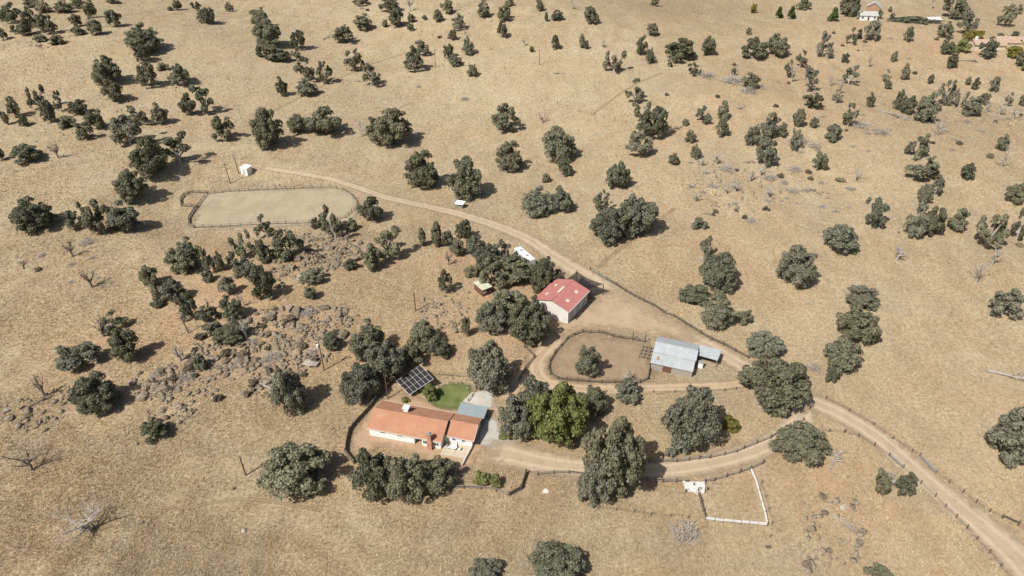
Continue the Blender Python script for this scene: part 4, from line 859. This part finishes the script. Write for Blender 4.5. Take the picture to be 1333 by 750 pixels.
for x, y, w, h, k, lab, rot in ((117,692,92,24,'d','big sprawling bleached dead tree in the grass at lower left',.6),(42,612,64,34,'D','dark spreading dead tree at the left edge, lower part',0),
  (1086,616,42,36,'f','pale fallen dead tree below the broad oak in the road bend',.9),(892,708,50,34,'p','grey brush heap below the drive and the white pen',0),(1318,505,60,30,'f','white fallen trunk in the grass near the right edge',-.5),
  (1097,697,36,40,'f','thin white fallen trunk among boulders at lower right',-.9),(1159,632,40,18,'d','bleached bare limbs between the halves of the split oak',-.5),(1059,488,24,22,'p','grey brush heap beside the dense oak at the road',0),
  (352,520,46,30,'f','bleached fallen trunk at the lower end of the rocky outcrop',-.6),(355,480,34,34,'p','grey thorny brush heap in the middle of the rocky outcrop',0),(320,440,30,30,'d','bare pale dead tree beside the oaks over the rocky outcrop',0),
  (135,438,30,30,'D','leaning dark dead trunk left of the rocky outcrop oaks',0),(272,406,10,20,'D','thin dark dead trunk below the grove, left side',0),(314,400,14,24,'d','thin pale dead trunk at the edge of the upper boulders',0),
  (48,536,34,26,'F','fallen dark trunk among the boulders at the left edge',.9),(235,470,24,26,'d','bare grey dead tree on the left half of the rocky outcrop',0),(584,345,16,24,'D','thin dark dead tree beside the bare patch left of the garden shed',0),
  (816,500,26,22,'d','bleached bare branches above the grey bush at the paddock fence',0),(918,346,20,18,'f','bleached fallen limbs between two oaks above the fence',0),(245,500,30,22,'p','dark grey brush among boulders at the outcrop centre',0),(400,415,26,18,'p','brush heap on the right half of the rocky outcrop',0)):
    dead(x, y, w, h, k, lab, None, rot)
def shrubs(poly, n, lo, hi, label, group, kinds):
    A = np.array(poly, float); x0, y0 = A.min(0); x1, y1 = A.max(0)
    while n > 0:
        px, py = DR.uniform(x0, x1), DR.uniform(y0, y1)
        if not inpoly(px, py, A): continue
        n -= 1; p = at(px, py); r_ = DR.uniform(lo, hi)/2*depth(p)/F
        if DR.random() < kinds: o = obj('dry_shrub', DR.choice(BR), None, None, p); o.scale = (r_, r_, r_*.75)
        else: o = obj('dry_shrub', DR.choice(VAR['bush'])[0], None, None, p); o.scale = (r_*.7, r_*.7, r_*.8); o.material_slots[0].link = 'OBJECT'; o.material_slots[0].material = M['dryleaf']
        tag(o, label, 'shrub', group); o.rotation_euler = (0, 0, DR.uniform(0, 6.28))
M['dryleaf'] = mat_leaf('dry_shrub_leaves', (.16,.135,.09), (.30,.255,.185), (.2,.15,.1))
shrubs([(890,200),(1010,205),(1120,235),(1110,280),(1000,290),(905,290)], 34, 7, 15, 'small grey leafless shrub on the dry slope right of the lobed clump', 'dry shrubs of the right slope', .75)
shrubs([(985,105),(1120,100),(1140,200),(1040,205)], 20, 6, 13, 'small grey shrub among the oaks of the middle right slope', 'dry shrubs of the middle right slope', .7)
shrubs([(1150,150),(1333,150),(1333,230),(1240,215),(1150,180)], 26, 6, 13, 'small grey shrub on the rocky upper right slope', 'dry shrubs of the upper right slope', .75)
shrubs([(820,60),(990,60),(990,130),(840,130)], 14, 5, 9, 'tiny dry shrub on the far slope around the pale pole', 'dry shrubs of the far slope', .6)
shrubs([(1080,35),(1230,45),(1230,110),(1090,110)], 14, 4, 9, 'tiny dry shrub on the slope below the distant cottages', 'dry shrubs below the cottages', .6)
shrubs([(180,480),(330,405),(455,400),(430,470),(350,520),(230,520)], 40, 8, 20, 'dry grey shrub growing between the boulders of the rocky outcrop', 'dry shrubs of the outcrop', .5)
shrubs([(355,340),(465,310),(455,350),(380,375)], 8, 6, 13, 'dry grey shrub between the boulders of the upper rock field', 'dry shrubs of the upper rock field', .5)
shrubs([(40,330),(150,330),(150,380),(40,370)], 8, 7, 13, 'dry grey shrub in the left field below the oak row', 'dry shrubs of the left field', .7)
shrubs([(30,160),(115,150),(120,180),(40,186)], 8, 6, 12, 'dry grey shrub at the foot of the arched grove', 'dry shrubs of the arched grove', .6)
shrubs([(460,0),(660,0),(660,60),(480,60)], 12, 4, 9, 'tiny dry shrub among the oaks near the top edge', 'dry shrubs near the top edge', .6)
# ------------------------------------------------------------------ rocks
def rock_mesh(seed):
    b = bmesh.new(); bmesh.ops.create_icosphere(b, subdivisions=4, radius=1); r = np.random.default_rng(seed)
    V = np.array([v.co[:] for v in b.verts])
    for k in range(20):
        n = r.normal(size=3); n /= np.linalg.norm(n); c = r.uniform(.42,.8); d = V@n-c; V -= np.where(d > 0, d, 0)[:,None]*n*.98
    ph = r.uniform(0,6,6); V *= (1+.05*np.sin(V[:,0]*5+ph[0])*np.sin(V[:,1]*6+ph[1])+.04*np.sin(V[:,2]*9+V[:,0]*7+ph[2]))[:,None]; V *= r.uniform(.75,1.15,3)*(1,1,.8)
    for v, c in zip(b.verts, V): v.co = c
    me = bpy.data.meshes.new('boulder'); b.to_mesh(me); b.free(); me.materials.append(M['rock']); return me
RK = [rock_mesh(i) for i in range(9)]; KR = random.Random(11); ROCKS = []
def rock(px, py, s, label, group=None, m='rock', p=None, fl=1.0):
    p = p or at(px, py); rad = s/2*depth(p)/F*1.05; o = obj('boulder', KR.choice(RK), None, None, p+Vector((0,0,rad*.24*fl))); tag(o, label, 'boulder', group)
    o.scale = (rad*KR.uniform(.8,1.2), rad*KR.uniform(.8,1.2), rad*KR.uniform(.7,1.05)*fl); o.rotation_euler = (KR.uniform(-.3,.3), KR.uniform(-.3,.3), KR.uniform(0,6.28)); o.material_slots[0].link = 'OBJECT'; o.material_slots[0].material = M[m]; ROCKS.append((p.x, p.y, rad)); return o
for x, y, s, lab, m, fl in ((406,475,24,'large pale flat boulder at the foot of the transformer pole','rockpale',.55),(100,513,16,'pale boulder touching the left side of the dark oak below the dead tree','rockpale',1),(13,546,18,'larger grey boulder of the two at the far left edge','rock',.8),(8,536,14,'paler smaller boulder of the two at the far left edge','rockpale',.8),
   (369,359,15,'big reddish-grey cracked boulder, upper outcrop','rock',.8),(390,363,14,'big pale cracked boulder right of the reddish one, upper outcrop','rockpale',.8),(234,490,14,'round grey boulder on the left half of the outcrop','rock',1),(245,514,11,'round dark grey boulder below the left outcrop','rock',1),(441,412,18,'tall dark-sided boulder uphill right of the transformer pole','rock',1.2),(466,411,7,'small boulder alone right of the rocky outcrop','rock',1),
   (348,485,22,'largest boulder in the centre of the rocky outcrop','rock',1.1),(312,450,14,'dark-shadowed boulder under the outcrop oaks','rock',1.2),(277,519,7,'small pale boulder alone in the grass below the outcrop','rockpale',1),(1051,737,24,'large round boulder near the bottom edge at right','rock',.9),(1119,707,18,'broad grey boulder at the lower end of the white fallen trunk','rock',.8),
   (1072,648,15,'dark flat boulder below the pale fallen dead tree','rock',.6),(1052,659,9,'small dark boulder left of the thin white trunk','rock',.7),(1060,674,11,'dark boulder left of the middle of the thin white fallen trunk','rock',.8),(1074,668,13,'dark oval boulder at the upper end of the thin white trunk','rock',.7),(1078,718,14,'dark boulder above the large round bottom boulder','rock',.9),(1062,718,12,'pale grey boulder left of the dark one near the bottom edge','rock',.6),
   (1081,728,9,'small dark boulder right of the large round bottom boulder','rock',1),(1098,662,14,'pale flat boulder in orange soil at lower right','rockpale',.4),(1096,705,14,'low grey boulder left of the thin white trunk end','rock',.5),(357,644,12,'grey boulder left below the large round dark oak','rock',.9),(303,637,9,'grey boulder right of the plain pole in the left grass','rock',.9),(317,692,9,'pale boulder in the grass at the lower left','rockpale',.9),
   (185,681,7,'small boulder right of the sprawling fallen dead tree','rock',1),(178,579,7,'small grey boulder left of the footpath oak','rock',1),(198,578,6,'tiny grey boulder under the footpath oak','rock',1),(205,600,6,'tiny boulder beside the footpath','rock',1),(1092,235,20,'broad grey slab boulder on the right slope','rock',.5),(1327,320,16,'grey slab boulder at the right edge, upper slope','rock',.6),(1004,235,10,'grey boulder among the dead trees of the right slope','rock',.7),
   (604,433,6,'small grey boulder below the bare patch left of the barn oaks','rock',1),(1001,713,10,'flat grey boulder below the white pen corner','rock',.5),(1066,686,7,'small dark boulder above the bottom right boulders','rock',.8)):
    rock(x, y, s, lab, None, m, None, fl)
def scatter(poly, n, lo, hi, label, group, m='rock', sep=.6, fl=1):
    A = np.array(poly, float); x0, y0 = A.min(0); x1, y1 = A.max(0); k = 0; tries = 0
    while k < n and tries < n*60:
        tries += 1; px, py = KR.uniform(x0, x1), KR.uniform(y0, y1)
        if not inpoly(px, py, A): continue
        s = lo+(hi-lo)*KR.random()**2.2; p = at(px, py)
        if math.sin(p.x*.55+2*math.sin(p.y*.3))*math.sin(p.y*.62+1.5*math.sin(p.x*.37))+KR.gauss(0,.35) < -.15 and n > 50: continue
        rad = s/2*depth(p)/F
        if any((p.x-a)**2+(p.y-b_)**2 < ((rad+c)*sep)**2 for a, b_, c in ROCKS): continue
        rock(px, py, s, label, group, m, p, fl); k += 1
UP = [(352,345),(385,305),(430,303),(470,315),(462,345),(430,352),(400,370),(362,374)]; MID = [(168,490),(215,478),(262,440),(330,402),(400,396),(455,400),(462,428),(430,470),(398,480),(370,522),(345,520),(300,492),(255,478),(225,520),(180,522)]
scatter(UP, 70, 6, 19, 'grey weathered boulder in the upper rock field below the arena', 'boulders of the upper rock field')
scatter(MID, 107, 6, 22, 'grey weathered boulder in the wide rocky outcrop left of the solar panels', 'boulders of the wide rocky outcrop')
scatter([(0,532),(60,505),(110,500),(120,520),(60,560),(0,562)], 14, 5, 13, 'grey boulder in the scattered rocks along the left edge', 'boulders at the left edge')
scatter([(200,515),(280,482),(290,500),(240,550),(190,545)], 12, 4, 10, 'grey boulder strewn below the wide rocky outcrop', 'boulders below the outcrop')
scatter([(38,52),(62,52),(64,63),(40,62)], 12, 3, 6, 'pale grey rock in the pile below the top left grove', 'rocks of the far pile')
scatter([(210,106),(232,112),(230,120),(208,116)], 5, 3, 6, 'pale rock in the pile under the winding oak chain', 'rocks under the oak chain')
scatter([(105,160),(110,172),(75,182),(70,170)], 6, 3, 6, 'grey rock at the foot of the arched grove', 'rocks under the arched grove')
scatter([(316,241),(360,238),(405,236),(406,241),(360,244),(317,247)], 16, 2, 4.5, 'small brown rock in the row above the arena fence', 'brown rocks above the arena', 'rockbrown')
scatter([(555,395),(610,378),(602,425),(560,432)], 6, 3, 6, 'small stone on the bare patch left of the garden shed', 'stones on the bare patch')
#scatter2
scatter([(586,493),(600,499),(612,503),(618,512),(608,520),(606,506),(590,497)], 6, 2, 4, 'pale stone edging the lawn', 'stones edging the lawn', 'rockpale')
scatter([(590,596),(606,600),(600,618),(580,622)], 4, 2, 4.5, 'pale stone in the rockery beside the oak hedge', 'rockery stones', 'rockpale')
scatter([(1220,140),(1333,150),(1333,170),(1230,160)], 5, 3, 5, 'grey stone on the rocky strip of the upper right slope', 'stones of the upper right strip')
# small rubble nobody could count
rv = np.array([v.co[:] for v in RK[0].vertices])*0; b = bmesh.new(); bmesh.ops.create_icosphere(b, subdivisions=1, radius=1); bv = np.array([v.co[:] for v in b.verts]); bv[:,2] = np.minimum(bv[:,2], .55); bv[:,0] = np.clip(bv[:,0], -.7, .8); bv[:,1] = np.clip(bv[:,1], -.8, .65); bf = np.array([[v.index for v in f.verts] for f in b.faces]); b.free()
VV = []; FF = []; k = 0
for poly, n in ((UP,650),(MID,1500),([(0,530),(110,498),(122,522),(60,562),(0,562)],120),([(195,515),(285,482),(290,505),(240,552),(190,547)],150),([(540,390),(615,375),(605,430),(550,440)],110),([(1220,140),(1333,150),(1333,172),(1230,160)],90),([(130,100),(160,90),(150,130)],20),([(900,210),(1000,200),(1080,250),(1000,275),(910,270)],130),([(1040,640),(1110,640),(1130,730),(1050,745)],70)):
    A = np.array(poly, float); x0, y0 = A.min(0); x1, y1 = A.max(0)
    for _ in range(n*3):
        px, py = KR.uniform(x0, x1), KR.uniform(y0, y1)
        if n <= 0 or not inpoly(px, py, A): continue
        n -= 1; x, y = flat(px, py, 0); z = hz(x, y); x, y = flat(px, py, z)
        if math.sin(x*.55+2*math.sin(y*.3))*math.sin(y*.62+1.5*math.sin(x*.37))+KR.gauss(0,.35) < -.05: n += 1; continue
        s = KR.uniform(.16,.36)+.55*KR.random()**3; a = KR.uniform(0,6.28); q = bv*np.array([KR.uniform(.6,1.6), KR.uniform(.6,1.3), KR.uniform(.8,1.5)])*s; q = q@np.array([[math.cos(a),math.sin(a),0],[-math.sin(a),math.cos(a),KR.uniform(-.5,.5)],[0,KR.uniform(-.5,.5),1]])*(1+.25*RNG.normal(size=(len(bv),1))*.5)
        VV.append(q+(x, y, hz(x, y)+s*.2)); FF.append(bf+k*len(bv)); k += 1
o = obj('loose_rubble', mesh_np('loose_rubble', np.concatenate(VV), np.concatenate(FF)), M['rock']); tag(o, 'loose grey stones strewn between the boulders', 'stones'); o['kind'] = 'stuff'
# ------------------------------------------------------------------ dry grass
def blocked(x, y):
    m = np.zeros(x.shape, bool)
    for Q, hw in ROADMASK:
        for i in range(0, len(Q)-1, 2):
            a = Q[i]; b_ = Q[min(i+2, len(Q)-1)]; c = (a+b_)/2; r_ = np.hypot(*(b_-a))/2+hw[i]
            near = np.abs(x-c[0])+np.abs(y-c[1]) < 2*r_
            if near.any():
                xx, yy = x[near], y[near]; ab = b_-a; L = (ab*ab).sum()+1e-9; t = np.clip(((xx-a[0])*ab[0]+(yy-a[1])*ab[1])/L, 0, 1)
                m[near] |= np.hypot(xx-a[0]-ab[0]*t, yy-a[1]-ab[1]*t) < hw[i]*.95
    for A in POLYMASK: m |= inpoly(x, y, A)
    return m
GX = []; 
def grass_pts(n, y0, y1, pw):
    v = RNG.random(n); y = (y0**(-pw)+(y1**(-pw)-y0**(-pw))*v)**(-1/pw); x = RNG.uniform(-1,1,n)*(y*.80+62); return x, y
x, y = grass_pts(950000, 60, 640, 1.0)
cl = np.sin(x*.31+np.sin(y*.23)*2)*np.sin(y*.37+np.sin(x*.19)*2)+.8*np.sin(x*.071+1.3*np.sin(y*.05))*np.sin(y*.093+2)+RNG.normal(size=len(x))*.7
rk = np.zeros(len(x), bool)
for A in (UP, MID): rk |= inpoly(x, y, np.array([tuple(at(*q).to_2d()) for q in A]))
k = (cl > -.75) & ~blocked(x, y) & ~(rk & (RNG.random(len(x)) < .72)); x, y, cl = x[k], y[k], cl[k]; z = hfun(x, y); n = len(x); dd = y*CT+(H-z)*ST
s = np.clip(dd/150, .7, 3.0)**.65*RNG.uniform(.35,.9,n)*np.where(cl > .8, 1.25, 1.0)
tone = np.clip(RNG.normal(.5,.34,n)+.14*cl, 0, 1); Vs = []; Ts = []
for j in range(3):
    a = RNG.uniform(0, 6.283, n); ca, sa_ = np.cos(a), np.sin(a); wd = .062*s; hh = .38*s*RNG.uniform(.5,1.3,n); ln = RNG.uniform(.0,.35,n)*s; off = RNG.normal(size=(2,n))*.12*s
    bx_, by_ = x+off[0], y+off[1]
    P0 = np.stack([bx_-ca*wd, by_-sa_*wd, z-.02], 1); P1 = np.stack([bx_+ca*wd, by_+sa_*wd, z-.02], 1); P2 = np.stack([bx_-sa_*ln+.10*s, by_+ca*ln+.03*s, z+hh], 1)
    Vs.append(np.stack([P0,P1,P2], 1)); Ts.append(np.repeat(tone, 3))
V = np.concatenate(Vs).reshape(-1, 3); o = obj('dry_grass', mesh_np('dry_grass', V, np.arange(len(V)).reshape(-1,3), {'tone': np.concatenate(Ts)}), M['grass']); tag(o, 'dry straw-coloured grass tufts covering the pasture', 'grass'); o['kind'] = 'stuff'
# ------------------------------------------------------------------ light
w = bpy.data.worlds.new('World'); sc.world = w; w.use_nodes = True; nt = w.node_tree; bg = nt.nodes['Background']; sky = nt.nodes.new('ShaderNodeTexSky'); sky.sky_type = 'NISHITA'; sky.sun_disc = False
EL, AZ = R_(51), R_(225)       # azimuth clockwise from +Y: the sun stands behind the camera, to the left
sky.sun_elevation = EL; sky.sun_rotation = AZ; sky.air_density = 1.0; sky.dust_density = 3.0; nt.links.new(sky.outputs[0], bg.inputs['Color']); bg.inputs['Strength'].default_value = .074
su = bpy.data.lights.new('sun', 'SUN'); su.energy = 4.9; su.angle = R_(.5); su.color = (1, .965, .91); so2 = bpy.data.objects.new('sun', su); COL.objects.link(so2)
dirv = Vector((math.sin(AZ)*math.cos(EL), math.cos(AZ)*math.cos(EL), math.sin(EL))); so2.rotation_euler = dirv.to_track_quat('Z', 'Y').to_euler(); so2.location = (-100,-100,300)
vs = sc.view_settings; vs.view_transform = 'Standard'; vs.look = 'None'; vs.exposure = .22; vs.gamma = 1; vs.use_curve_mapping = False
sc.cycles.max_bounces = 4; sc.cycles.diffuse_bounces = 2; sc.cycles.glossy_bounces = 2; sc.cycles.transparent_max_bounces = 8; sc.cycles.transmission_bounces = 2; sc.cycles.caustics_reflective = False; sc.cycles.caustics_refractive = False
